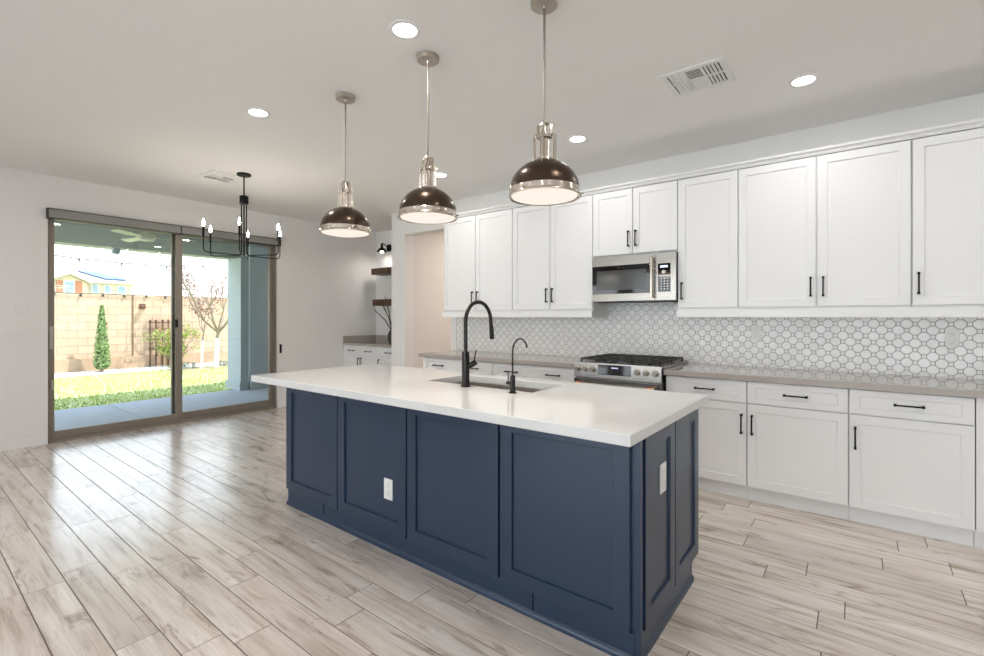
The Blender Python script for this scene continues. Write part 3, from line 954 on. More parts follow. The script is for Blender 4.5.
cabinet('wall_cabinet', 'widest double door white wall cabinet right of the narrow one', 'cabinet', -0.744, 0.276, UB, UT + 0.006, WY, UF,
        [udoor(-0.744, -0.236, -0.270), udoor(-0.232, 0.276, -0.196)], UG)
cabinet('wall_cabinet', 'white wall cabinet at the far right, cut by the picture edge', 'cabinet', 0.276, 1.27, UB, UT + 0.006, WY, UF,
        [udoor(0.279, 0.785, 0.310), udoor(0.789, 1.27, 1.23)], UG)
# crown moulding
prof = [(WY, UT + 0.0065), (4.128, UT + 0.0065), (4.108, UT + 0.0065), (4.106, UT + 0.013), (4.100, UT + 0.015), (4.098, UT + 0.023), (4.088, UT + 0.030), (4.078, UT + 0.034), (4.076, UT + 0.043), (4.074, UT + 0.049), (WY, UT + 0.049)]
solo('crown_moulding', MB().prism(prof, 'x', -3.955, 1.275), M['white'], 'white stepped crown moulding along the tops of the wall cabinets', 'moulding', (-1.3, 4.2, UT), smooth=0)
for (a, c_, lab) in ((-3.945, -1.986, 'white light rail under the wall cabinets left of the microwave'), (-1.211, 1.275, 'white light rail under the wall cabinets right of the microwave')):
    b = MB().box((a, 4.098, 1.3275), (c_, 4.122, UB - 0.0005), 0.002)
    b.box((a, 4.122, 1.3275), (a + 0.018, WY, UB - 0.0005)); b.box((c_ - 0.018, 4.122, 1.3275), (c_, WY, UB - 0.0005))
    solo('light_rail', b, M['white'], lab, 'light rail', ((a + c_) / 2, 4.11, 1.3275), smooth=0)

BG = 'white base cabinets'
CB = 0.872
KY = 3.864
def bfr(a, b_, dh, doors):
    return [('drawer', a, b_, 0.711, 0.866, [(h, 0.791, False) for h in dh])] + [('door', p, q, 0.113, 0.705, [(h, 0.56, True)]) for (p, q, h) in doors]
cabinet('base_cabinet', 'white base cabinet with wide drawer at the left counter end', 'cabinet', -3.954, -2.945, 0.11, CB, WY - 0.012, DF,
        bfr(-3.954, -2.945, (-3.70, -3.196), ((-3.954, -3.43, -3.465), (-3.43, -2.945, -3.395))), BG, KY)
cabinet('base_cabinet', 'white base cabinet with wide drawer left of the range', 'cabinet', -2.945, -1.992, 0.11, CB, WY - 0.012, DF,
        bfr(-2.945, -1.992, (-2.70, -2.228), ((-2.945, -2.47, -2.505), (-2.47, -1.992, -2.435))), BG, KY)
cabinet('base_cabinet', 'white drawer and door cabinet right of the range', 'cabinet', -1.206, -0.631, 0.11, CB, WY - 0.012, DF,
        bfr(-1.206, -0.631, (-0.914,), ((-1.206, -0.631, -0.664),)), BG, KY)
cabinet('base_cabinet', 'white drawer and door cabinet second from the range', 'cabinet', -0.631, -0.047, 0.11, CB, WY - 0.012, DF,
        bfr(-0.631, -0.047, (-0.336,), ((-0.631, -0.047, -0.597),)), BG, KY)
cabinet('base_cabinet', 'white drawer and door cabinet third from the range, near right edge', 'cabinet', -0.047, 0.529, 0.11, CB, WY - 0.012, DF,
        bfr(-0.047, 0.529, (0.243,), ((-0.047, 0.529, -0.014),)), BG, KY)
t = Thing('end_panel', 'plain white cabinet panel at the right picture edge', 'panel', (0.9, DF, 0))
t.part('panel', MB().box((0.531, DF + 0.003, 0.11), (1.27, WY - 0.012, CB), 0.001), M['white'])
t.part('toe_kick', MB().box((0.531, KY, 0), (1.27, WY - 0.012, 0.11)), M['white'])

# worktops along the wall
CY = 3.769
solo('worktop', MB().box((-4.0, CY, CB + 0.0005), (-1.983, WY, ct), 0.002), M['quartz_taupe'], 'taupe quartz worktop left of the range', 'worktop', (-3, 4.1, ct))
solo('worktop', MB().box((-1.213, CY, CB + 0.0005), (1.275, WY, ct), 0.002), M['quartz_taupe'], 'taupe quartz worktop right of the range', 'worktop', (0, 4.1, ct))
# backsplash
b = MB()
b.box((-4.03, WY - 0.008, ct + 0.0005), (-1.992, WY, 1.40)); b.box((-1.992, WY - 0.008, 0.90), (-1.209, WY, 1.48)); b.box((-1.209, WY - 0.008, ct + 0.0005), (1.275, WY, 1.40))
bs = struct('backsplash', b, M['octagon'])
struct('trim_3', MB().box((-4.034, WY - 0.009, ct + 0.0005), (-4.03, WY, 1.392)), M['black'])

# ------------------------------------------------------------------ outlets
def outlet_y(x, z, face, label, holes=True, wd=0.072, ht=0.117, group=None, kind='outlet'):
    t = Thing('wall_outlet', label, 'outlet', (x, face, z - ht / 2), group)
    p = t.part('cover_plate', MB().box((x - wd / 2, face - 0.006, z - ht / 2), (x + wd / 2, face, z + ht / 2), 0.0025), M['plastic'])
    for s in (-1, 1):
        q = t.part('receptacle', MB().box((x - 0.017, face - 0.009, z + s * 0.024 - 0.017), (x + 0.017, face - 0.006, z + s * 0.024 + 0.017), 0.0015), M['plastic'])
        sl = MB()
        for k in (-1, 1):
            sl.box((x + k * 0.0065 - 0.0012, face - 0.0096, z + s * 0.024 - 0.003), (x + k * 0.0065 + 0.0012, face - 0.0089, z + s * 0.024 + 0.008))
        sl.lathe([(0.0025, -0.0096), (0.0025, -0.0089)], (x, face, z + s * 0.024 - 0.010), 8, 'y')
        t.part('slots', sl, M['gap'], parent=q)
    return t
BF = WY - 0.008
outlet_y(-3.575, 1.175, BF, 'white wall outlet on the tile near the left tile edge')
outlet_y(-2.478, 1.195, BF, 'white wall outlet on the tile left of the range')
outlet_y(-0.672, 1.192, BF, 'white wall outlet on the tile right of the microwave')
outlet_y(0.507, 1.188, BF, 'white wall outlet on the tile at the right picture edge')

# ------------------------------------------------------------------ range
RX0, RX1, RF = -1.978, -1.218, 3.725
t = Thing('kitchen_range', 'stainless slide-in gas range with black grates below the microwave', 'range', ((RX0 + RX1) / 2, RF, 0))
t.part('body', MB().box((RX0, RF + 0.03, 0.02), (RX1, WY - 0.012, 0.905), 0.002), M['steel'])
pn = t.part('control_panel', MB().prism([(RF, 0.812), (RF + 0.012, 0.937), (RF + 0.035, 0.940), (RF + 0.06, 0.940), (RF + 0.06, 0.812)], 'x', RX0, RX1), M['steel'], smooth=0)
sl = 0.012 / 0.125
def pf(z): return RF + (z - 0.812) * sl
t.part('display', MB().prism([(pf(0.842) - 0.002, 0.842), (pf(0.926) - 0.002, 0.926), (pf(0.926) + 0.004, 0.926), (pf(0.842) + 0.004, 0.842)], 'x', -1.752, -1.462), M['blackglass'], parent=pn, smooth=0)
dg = MB()
for k in range(5):
    dg.box((-1.63 + k * 0.012, pf(0.90) - 0.0032, 0.898), (-1.623 + k * 0.012, pf(0.90) - 0.0018, 0.907))
t.part('display_digits', dg, M['digits'], parent=pn)
for x in (-1.940, -1.868, -1.797, -1.411, -1.337, -1.262):
    k = t.part('knob', MB().lathe([(0.027, 0.004), (0.027, -0.004), (0.021, -0.008), (0.020, -0.030), (0.017, -0.034)], (x, pf(0.882), 0.882), 24, 'y'), M['brushed'], parent=pn)
od = t.part('oven_door', MB().box((RX0 + 0.003, RF - 0.002, 0.22), (RX1 - 0.003, RF + 0.028, 0.800), 0.004), M['steel'])
t.part('oven_window', MB().box((RX0 + 0.10, RF - 0.004, 0.33), (RX1 - 0.10, RF - 0.001, 0.66), 0.002), M['blackglass'], parent=od)
t.part('door_handle', MB().cyl((RX0 + 0.035, RF - 0.05, 0.760), (RX1 - 0.035, RF - 0.05, 0.760), 0.013, 14), M['steel'], parent=od)
for x in (RX0 + 0.07, RX1 - 0.07):
    t.part('handle_collar', MB().cyl((x - 0.02, RF - 0.05, 0.760), (x + 0.02, RF - 0.05, 0.760), 0.0145, 14).cyl((x, RF - 0.05, 0.76), (x, RF, 0.76), 0.009, 10), M['copper'], parent=od, label='copper handle collar')
t.part('warming_drawer', MB().box((RX0 + 0.003, RF, 0.06), (RX1 - 0.003, RF + 0.028, 0.212), 0.004), M['steel'])
t.part('cooktop', MB().box((RX0 - 0.004, RF + 0.058, 0.9155), (RX1 + 0.004, WY - 0.012, 0.938), 0.004), M['steel'])
gw = (RX1 - RX0 - 0.05) / 3
for k in range(3):
    a = RX0 + 0.025 + k * gw + 0.003; c_ = a + gw - 0.006
    y0, y1 = RF + 0.075, WY - 0.06
    gt = MB()
    for (p, q) in (((a, y0), (a + 0.014, y1)), ((c_ - 0.014, y0), (c_, y1)), ((a, y0), (c_, y0 + 0.014)), ((a, y1 - 0.014), (c_, y1)), ((a, (y0 + y1) / 2 - 0.007), (c_, (y0 + y1) / 2 + 0.007))):
        gt.box((p[0], p[1], 0.953), (q[0], q[1], 0.970), 0.002)
    xm = (a + c_) / 2
    gt.box((xm - 0.006, y0, 0.955), (xm + 0.006, y1, 0.970), 0.002)
    for y in ((y0 * 3 + y1) / 4, (y0 + 3 * y1) / 4):
        gt.box((a, y - 0.006, 0.955), (c_, y + 0.006, 0.970), 0.002)
    for px in (a + 0.007, c_ - 0.007):
        for py in (y0 + 0.007, y1 - 0.007, (y0 + y1) / 2):
            gt.box((px - 0.007, py - 0.007, 0.938), (px + 0.007, py + 0.007, 0.955))
    t.part('grate', gt, M['iron'])
    for y in ((y0 * 3 + y1) / 4, (y0 + 3 * y1) / 4) if k != 1 else ((y0 + y1) / 2,):
        t.part('burner', MB().lathe([(0.05, 0.938), (0.05, 0.945), (0.035, 0.947), (0.035, 0.952)], (xm, y, 0), 20), M['iron'])

# ------------------------------------------------------------------ microwave
MX0, MX1, MF, MZ0, MZ1 = -1.970, -1.206, 4.068, 1.468, 1.882
t = Thing('microwave', 'stainless over-the-range microwave under the short wall cabinet', 'microwave', ((MX0 + MX1) / 2, MF, MZ0))
t.part('body', MB().box((MX0 + 0.003, MF + 0.034, MZ0), (MX1 - 0.001, WY - 0.008, MZ1), 0.002), M['blackglass'])
fx0 = -1.376
d = t.part('door', MB().box((MX0, MF, MZ0 + 0.005), (fx0, MF + 0.033, MZ1), 0.003), M['steel'])
t.part('door_window', MB().box((MX0 + 0.004, MF - 0.002, 1.540), (-1.422, MF + 0.002, 1.797), 0.001), M['blackglass'], parent=d)
t.part('inner_screen', MB().box((MX0 + 0.05, MF - 0.0028, 1.575), (-1.455, MF - 0.0018, 1.752)), mat('smoked_screen', (0.06, 0.062, 0.06), 0.12), parent=d)
h = MB().cyl((-1.397, MF - 0.045, 1.49), (-1.397, MF - 0.045, 1.846), 0.013, 14)
h.cyl((-1.397, MF - 0.045, 1.515), (-1.397, MF, 1.515), 0.010, 10); h.cyl((-1.397, MF - 0.045, 1.82), (-1.397, MF, 1.82), 0.010, 10)
hd = t.part('door_handle', h, M['nickel'], parent=d)
c = t.part('control_surround', MB().box((fx0 + 0.001, MF, MZ0 + 0.005), (MX1, MF + 0.033, MZ1), 0.003), M['steel'])
t.part('keypad', MB().box((-1.356, MF - 0.002, 1.545), (-1.250, MF + 0.002, 1.788), 0.001), M['blackglass'], parent=c)
k = MB()
for i in range(3):
    for j in range(5):
        k.box((-1.332 + i * 0.026, MF - 0.0027, 1.565 + j * 0.022), (-1.320 + i * 0.026, MF - 0.0017, 1.573 + j * 0.022))
t.part('keys', k, M['plastic'], parent=c)
k = MB().box((-1.335, MF - 0.0027, 1.752), (-1.272, MF - 0.0017, 1.770))
t.part('clock_display', k, M['digits'], parent=c)
t.part('selector_dial', MB().lathe([(0.017, 0.0), (0.017, -0.014), (0.013, -0.018)], (-1.303, MF - 0.002, 1.712), 20, 'y'), M['brushed'], parent=c)
t.part('vent_grille', MB().box((MX0 + 0.03, MF + 0.04, MZ0 - 0.004), (MX1 - 0.03, MF + 0.30, MZ0)), M['iron'])

# ------------------------------------------------------------------ island
IX0, IX1, IY0, IY1 = -3.421, -0.630, 1.604, 2.680
SX0, SX1, SK0, SK1 = -2.230, -1.414, 2.180, 2.560
PF, CF = 1.747, 1.768            # front panel face / carcass face
PX_, CX = -0.653, -0.666         # right panel face / carcass face
BXL, BYB = -3.205, 2.588
t = Thing('kitchen_island', 'navy panelled kitchen island under the white quartz top', 'island', ((BXL + CX) / 2, (CF + BYB) / 2, 0))
cz = 0.869
b = MB()
b.box((BXL + 0.002, CF, 0.0), (CX, CF + 0.03, cz)); b.box((BXL + 0.002, BYB - 0.012, 0.104), (CX, BYB, cz)); b.box((BXL + 0.04, 2.485, 0.0), (CX - 0.03, 2.50, 0.104))
b.box((BXL + 0.002, CF + 0.03, 0.104), (BXL + 0.04, BYB - 0.012, cz)); b.box((CX - 0.03, CF + 0.03, 0.104), (CX, BYB - 0.012, cz)); b.box((BXL + 0.002, CF + 0.03, 0.0), (BXL + 0.04, 2.50, 0.104)); b.box((CX - 0.03, CF + 0.03, 0.0), (CX, 2.50, 0.104)); b.box((BXL + 0.04, CF + 0.03, 0.09), (CX - 0.03, BYB - 0.012, 0.104))
t.part('carcass', b, M['navy'])
xs = [BXL, -2.590, -1.949, -1.316, -0.684]
for i in range(4):
    t.part('front_panel', MB().shaker(xs[i] + (0.006 if i else 0), xs[i + 1] - 0.006, 0.114, cz, PF, fw=0.066, rec=0.011), M['navy'], smooth=0)
t.part('corner_post', MB().box((-0.700, CF - 0.003, 0.03), (-0.653, CF + 0.016, cz), 0.001), M['navy'])
ys = [1.818, 2.197, BYB]
for i in range(2):
    t.part('side_panel', MB().shaker(ys[i] + (0.004 if i else 0), ys[i + 1] - (0.004 if i == 0 else 0), 0.106, cz, PX_, side='x', thick=0.0128, fw=0.066, rec=0.010), M['navy'], smooth=0)
for (a, c_) in ((BXL + 0.001, -2.764), (-2.754, -1.140), (-1.130, CX - 0.012)):
    t.part('kick_board', MB().box((a, CF - 0.007, 0.03), (c_, CF, 0.116), 0.001), M['navy'])
t.part('kick_board', MB().box((CX, CF + 0.01, 0.03), (CX + 0.004, 2.50, 0.100), 0.001), M['navy'])
sh = [(0, 0), (-0.019, 0), (-0.019, 0.014), (-0.014, 0.024), (-0.006, 0.030), (0, 0.030)]
t.part('shoe_moulding', MB().prism([(CF + y, z) for y, z in sh], 'x', BXL, CX + 0.012), M['navy'])
t.part('shoe_moulding', MB().prism([(CX - y * 0.75, z) for y, z in sh], 'y', CF - 0.014, 2.50), M['navy'])

def slab_with_hole(o, i, z0, z1):
    def rect(r, z): return [(r[0], r[2], z), (r[1], r[2], z), (r[1], r[3], z), (r[0], r[3], z)]
    e = 0.003
    def gr(r, s): return (r[0] - s, r[1] + s, r[2] - s, r[3] + s)
    rings = [rect(o, z0 + e), rect(o, z1 - e), rect(gr(o, -e), z1), rect(gr(i, e), z1), rect(i, z1 - e), rect(i, z0), rect(gr(o, -e), z0)]
    vs = [p for r in rings for p in r]
    fs = []
    n = len(rings)
    for k in range(n):
        for a in range(4):
            c_ = (a + 1) % 4
            k2 = (k + 1) % n
            fs.append((k * 4 + a, k * 4 + c_, k2 * 4 + c_, k2 * 4 + a))
    return MB().add(vs, fs)
solo('island_worktop', slab_with_hole((IX0, IX1, IY0, IY1), (SX0, SX1, SK0, SK1), 0.870, ct), M['quartz_white'], 'white quartz worktop on the navy island', 'worktop', (-2.03, 2.14, 0.87), smooth=0)
# sink
t = Thing('kitchen_sink', 'stainless undermount sink set in the white island top', 'sink', ((SX0 + SX1) / 2, (SK0 + SK1) / 2, 0.66))
def rr(x0, x1, y0, y1, r, z, n=5):
    pts = []
    for (cx, cy, a0) in ((x1 - r, y1 - r, 0), (x0 + r, y1 - r, 90), (x0 + r, y0 + r, 180), (x1 - r, y0 + r, 270)):
        for k in range(n + 1):
            a = math.radians(a0 + 90 * k / n)
            pts.append((cx + r * math.cos(a), cy + r * math.sin(a), z))
    return pts
def loops(rings, close=True):
    n = len(rings[0]); vs = [p for r in rings for p in r]; fs = []
    for k in range(len(rings) - 1):
        for a in range(n):
            fs.append((k * n + a, k * n + (a + 1) % n, (k + 1) * n + (a + 1) % n, (k + 1) * n + a))
    if close: fs.append(tuple((len(rings) - 1) * n + a for a in range(n)))
    return MB().add(vs, fs)
o = -0.004
t.part('basin', loops([rr(SX0 - 0.012, SX1 + 0.012, SK0 - 0.012, SK1 + 0.012, 0.03, 0.8695), rr(SX0 - o, SX1 + o, SK0 - o, SK1 + o, 0.02, 0.8695), rr(SX0 - o, SX1 + o, SK0 - o, SK1 + o, 0.02, 0.70),
                      rr(SX0 + 0.02, SX1 - 0.02, SK0 + 0.02, SK1 - 0.02, 0.03, 0.672), rr(SX0 + 0.3, SX1 - 0.3, SK0 + 0.15, SK1 - 0.15, 0.03, 0.668)]), M['sink'])
t.part('drain', MB().lathe([(0.045, 0), (0.045, 0.004), (0.03, 0.004), (0.028, 0.001)], ((SX0 + SX1) / 2, (SK0 + SK1) / 2, 0.669), 20), M['nickel'])

# tall pull-down faucet
FX, FY = -1.849, 2.126
t = Thing('kitchen_faucet', 'tall black gooseneck pull-down faucet at the island sink', 'faucet', (FX, FY, ct))
t.part('base_flange', MB().lathe([(0.031, 0.0), (0.031, 0.006), (0.026, 0.012)], (FX, FY, ct), 28), M['bronze_black'])
t.part('body', MB().lathe([(0.0235, 0.010), (0.0225, 0.20), (0.0215, 0.209)], (FX, FY, ct), 28), M['bronze_black'])
R = 0.122
pts = [(FX, FY, 1.11), (FX, FY, 1.20), (FX, FY, 1.27)] + [(FX, FY + R - R * math.cos(a), 1.300 + R * math.sin(a)) for a in [math.radians(d) for d in range(0, 171, 10)]]
pts += [(FX, FY + 2 * R + 0.002, 1.27)]
t.part('gooseneck', MB().tube(pts, 0.0118, 16), M['bronze_black'])
hd = t.part('spray_head', MB().tube([(FX, FY + 2 * R + 0.001, 1.278), (FX, FY + 2 * R + 0.006, 1.262), (FX, FY + 2 * R + 0.012, 1.195), (FX, FY + 2 * R + 0.013, 1.188)], [0.0125, 0.0145, 0.0155, 0.013], 18), M['bronze_black'])
t.part('spray_button', MB().box((FX + 0.010, FY + 2 * R - 0.004, 1.225), (FX + 0.017, FY + 2 * R + 0.012, 1.250), 0.002), M['black'], parent=hd)
hb = t.part('lever_hub', MB().tube([(FX + 0.015, FY + 0.008, 1.035), (FX + 0.058, FY + 0.030, 1.063)], [0.0165, 0.0165], 16), M['bronze_black'])
t.part('lever', MB().tube([(FX + 0.045, FY + 0.024, 1.065), (FX + 0.055, FY + 0.032, 1.135)], [0.0045, 0.0035], 10), M['bronze_black'], parent=hb)

# drinking water faucet
QX, QY = -1.489, 2.102
t = Thing('water_faucet', 'slim black drinking water faucet right of the tall faucet', 'faucet', (QX, QY, ct))
t.part('base_flange', MB().lathe([(0.023, 0), (0.023, 0.004), (0.017, 0.008)], (QX, QY, ct), 24), M['bronze_black'])
t.part('body', MB().lathe([(0.0145, 0.006), (0.0145, 0.092), (0.012, 0.096)], (QX, QY, ct), 24), M['bronze_black'])
R2 = 0.072
pts = [(QX, QY, 1.0), (QX, QY, 1.08), (QX, QY, 1.12)] + [(QX, QY + R2 - R2 * math.cos(a), 1.136 + R2 * math.sin(a)) for a in [math.radians(d) for d in range(0, 166, 11)]]
t.part('gooseneck', MB().tube(pts, 0.0047, 12), M['bronze_black'])
hb = t.part('lever_hub', MB().tube([(QX - 0.012, QY + 0.004, 0.962), (QX - 0.050, QY + 0.020, 0.962)], [0.010, 0.010], 14), M['bronze_black'])
t.part('lever', MB().tube([(QX - 0.042, QY + 0.017, 0.968), (QX - 0.044, QY + 0.018, 1.028), (QX + 0.018, QY - 0.012, 1.028)], [0.0035, 0.0035, 0.003], 8), M['bronze_black'], parent=hb)

outlet_y(-2.107, 0.351, PF + 0.011, 'white outlet plate low on the navy island front')
oy, oz = 2.045, 0.640
t = Thing('wall_outlet', 'white outlet plate on the navy island end', 'outlet', (PX_ - 0.010, oy, oz - 0.058))
fx = PX_ - 0.010
t.part('cover_plate', MB().box((fx, oy - 0.037, oz - 0.062), (fx + 0.006, oy + 0.037, oz + 0.062), 0.0025), M['plastic'])
for s in (-1, 1):
    q = t.part('receptacle', MB().box((fx + 0.006, oy - 0.017, oz + s * 0.024 - 0.017), (fx + 0.009, oy + 0.017, oz + s * 0.024 + 0.017), 0.0015), M['plastic'])
    sl_ = MB()
    for k in (-1, 1):
        sl_.box((fx + 0.0088, oy + k * 0.0065 - 0.0012, oz + s * 0.024 - 0.003), (fx + 0.0095, oy + k * 0.0065 + 0.0012, oz + s * 0.024 + 0.008))
    t.part('slots', sl_, M['gap'], parent=q)

# ------------------------------------------------------------------ niche: cabinet, worktop, shelves, sconce, vase
NX0, NX1 = WX + 0.002, -5.306
NF = 4.655
cabinet('base_cabinet', 'white base cabinet with three drawer pulls in the wall niche', 'cabinet', NX0, NX1, 0.11, 0.874, 5.309, NF,
        [('drawer', NX0, -5.84, 0.712, 0.868, [(-6.49, 0.79, False), (-6.06, 0.79, False)]), ('drawer', -5.84, NX1, 0.712, 0.868, [(-5.575, 0.79, False)]),
         ('door', NX0, -6.275, 0.113, 0.706, [(-6.31, 0.61, True)]), ('door', -6.275, -5.84, 0.113, 0.706, [(-6.24, 0.61, True)]), ('door', -5.84, NX1, 0.113, 0.706, [(-5.80, 0.61, True)])], BG, NF + 0.07)
b = MB()
b.box((NX0, NF - 0.02, 0.8745), (NX1, 5.309, 0.911), 0.002); b.box((NX0, NF - 0.018, 0.911), (NX0 + 0.02, 5.309, 1.018), 0.001); b.box((NX0 + 0.02, 5.289, 0.911), (NX1, 5.309, 1.018), 0.001)
solo('worktop', b, M['quartz_taupe'], 'taupe quartz worktop with upstand in the wall niche', 'worktop', (-6, 5, 0.911))
rng = random.Random(31)
for (z0, z1, lab) in ((2.048, 2.152, 'upper dark live-edge floating shelf in the niche'), (1.522, 1.628, 'lower dark live-edge floating shelf in the niche')):
    fr = [(-6.52 + i * 0.05, 5.075 + rng.uniform(-0.012, 0.012)) for i in range(23)]
    poly = fr + [(fr[-1][0], 5.31), (-6.52, 5.31)]
    solo('floating_shelf', MB().prism(poly, 'z', z0, z1), M['wood_dark'], lab, 'shelf', (-6, 5.2, z0), 'dark floating shelves', smooth=0)
t = Thing('wall_sconce', 'black bell shade wall sconce above the niche shelves', 'sconce', (-6.30, 5.311, 2.5))
t.part('backplate', MB().lathe([(0.062, 0.0), (0.062, -0.018), (0.05, -0.026)], (-6.345, 5.311, 2.515), 24, 'y'), M['black'])
t.part('arm', MB().tube([(-6.345, 5.29, 2.515), (-6.32, 5.20, 2.545), (-6.27, 5.10, 2.56), (-6.262, 5.08, 2.54)], 0.010, 10), M['black'])
s = t.part('shade', MB().lathe([(0.016, 0.115), (0.022, 0.10), (0.024, 0.07), (0.055, 0.045), (0.09, 0.0), (0.087, 0.0), (0.05, 0.04)], (-6.262, 5.08, 2.42), 28, cap=False).lathe([(0.016, 0.0), (0.016, 0.03), (0.008, 0.035)], (-6.262, 5.08, 2.53), 12), M['black'])
t.part('bulb', MB().sphere((-6.262, 5.08, 2.425), 0.032, 8), M['sconce_lit'], parent=s)
lamp('sconce_lamp', 'AREA', (-6.262 + 6.30, 5.08 - 5.311, 2.415 - 2.5), 2.6, 0.12, (1.0, 0.95, 0.88), t.o)
t = Thing('branch_vase', 'dark vase of bare branches on the niche worktop', 'vase', (-5.86, 4.96, 0.911))
t.part('vase', MB().lathe([(0.05, 0.0), (0.075, 0.06), (0.07, 0.15), (0.035, 0.22), (0.04, 0.25), (0.034, 0.25), (0.03, 0.22)], (-5.86, 4.96, 0.9115), 24, cap=False).lathe([(0.05, 0), (0.05, 0.002)], (-5.86, 4.96, 0.9115), 24), M['vase'])
br = MB()
for (dx, dy, dz) in ((-0.42, -0.02, 0.34), (-0.30, 0.05, 0.42), (-0.12, -0.05, 0.55), (0.12, 0.03, 0.5), (0.25, 0.0, 0.36)):
    p0 = Vector((-5.86, 4.96, 1.10)); p1 = p0 + Vector((dx * 0.4, dy * 0.5, dz * 0.55)); p2 = p0 + Vector((dx, dy, dz))
    br.tube([p0, p1, p2], [0.010, 0.008, 0.004], 6)
    for f_ in (0.3, 0.55, 0.8):
        q = p1.lerp(p2, f_); s_ = Vector((-abs(dx) * 0.28 if dx < 0 else 0.08, rng.uniform(-0.05, 0.05), 0.07 + 0.03 * f_))
        br.tube([q, q + s_ * 0.5 + Vector((0, 0, 0.01)), q + s_], [0.004, 0.003, 0.0015], 5)
t.part('branches', br, M['branch'])

# pantry lamp (inside the pantry, out of sight)
t = Thing('pantry_light', 'round flush ceiling light inside the pantry', 'ceiling light', (-4.0, 5.6, ZC))
t.part('diffuser', MB().lathe([(0.14, 0.0), (0.14, -0.04), (0.10, -0.06)], (-4.0, 5.6, ZC), 28), M['diffuser'])
lamp('pantry_lamp', 'AREA', (0, 0, -0.075), 12.0, 0.25, (1.0, 0.89, 0.79), t.o)

# ------------------------------------------------------------------ recessed ceiling lights
cans = [(-1.855, 1.655, 'large recessed ceiling light between the left and middle pendants'), (-3.447, 1.668, 'recessed ceiling light near the chandelier, left of the pendants'),
        (-1.848, 3.548, 'recessed ceiling light over the range, right of the nearest pendant'), (-3.452, 3.568, 'small recessed ceiling light behind the middle pendant'),
        (-0.270, 3.545, 'recessed ceiling light right of the ceiling vent'),
        (-0.270, 1.66, 'recessed ceiling light above the right island end, outside the frame'), (1.32, 1.66, 'recessed ceiling light at the right, outside the frame'), (1.32, 3.54, 'recessed ceiling light over the right counter, outside the frame'),
        (-5.3, -0.3, 'recessed ceiling light in the rear left, outside the frame'), (-3.45, -0.3, 'recessed ceiling light behind the island left, outside the frame'), (-1.85, -0.3, 'recessed ceiling light behind the island, outside the frame'), (0.0, -0.6, 'recessed ceiling light above the photographer, outside the frame'), (1.6, -0.6, 'recessed ceiling light at the rear right, outside the frame'),
        (-5.0, -2.6, 'recessed ceiling light by the rear window, outside the frame'), (-2.4, -2.6, 'recessed ceiling light by the added wide rear window, outside the frame'), (0.6, -2.6, 'recessed ceiling light in the rear corner, outside the frame')]
first = None
for (x, y, lab) in cans:
    if first is None:
        t = Thing('recessed_light', lab, 'recessed light', (x, y, ZC), 'recessed ceiling lights')
        t.part('trim_ring', MB().lathe([(0.061, -0.0005), (0.061, -0.006), (0.080, -0.004), (0.082, -0.0005)], (x, y, ZC), 36, cap=False), M['trimw'])
        t.part('lens', MB().lathe([(0.061, -0.001), (0.061, -0.005)], (x, y, ZC), 32), M['can'])
        lamp('can_lamp', 'AREA', (0, 0, -0.010), CAN_W, 0.13, (1.0, 0.985, 0.97), t.o)
        first = t.o
    else:
        dup(first, (x, y, ZC), lab)

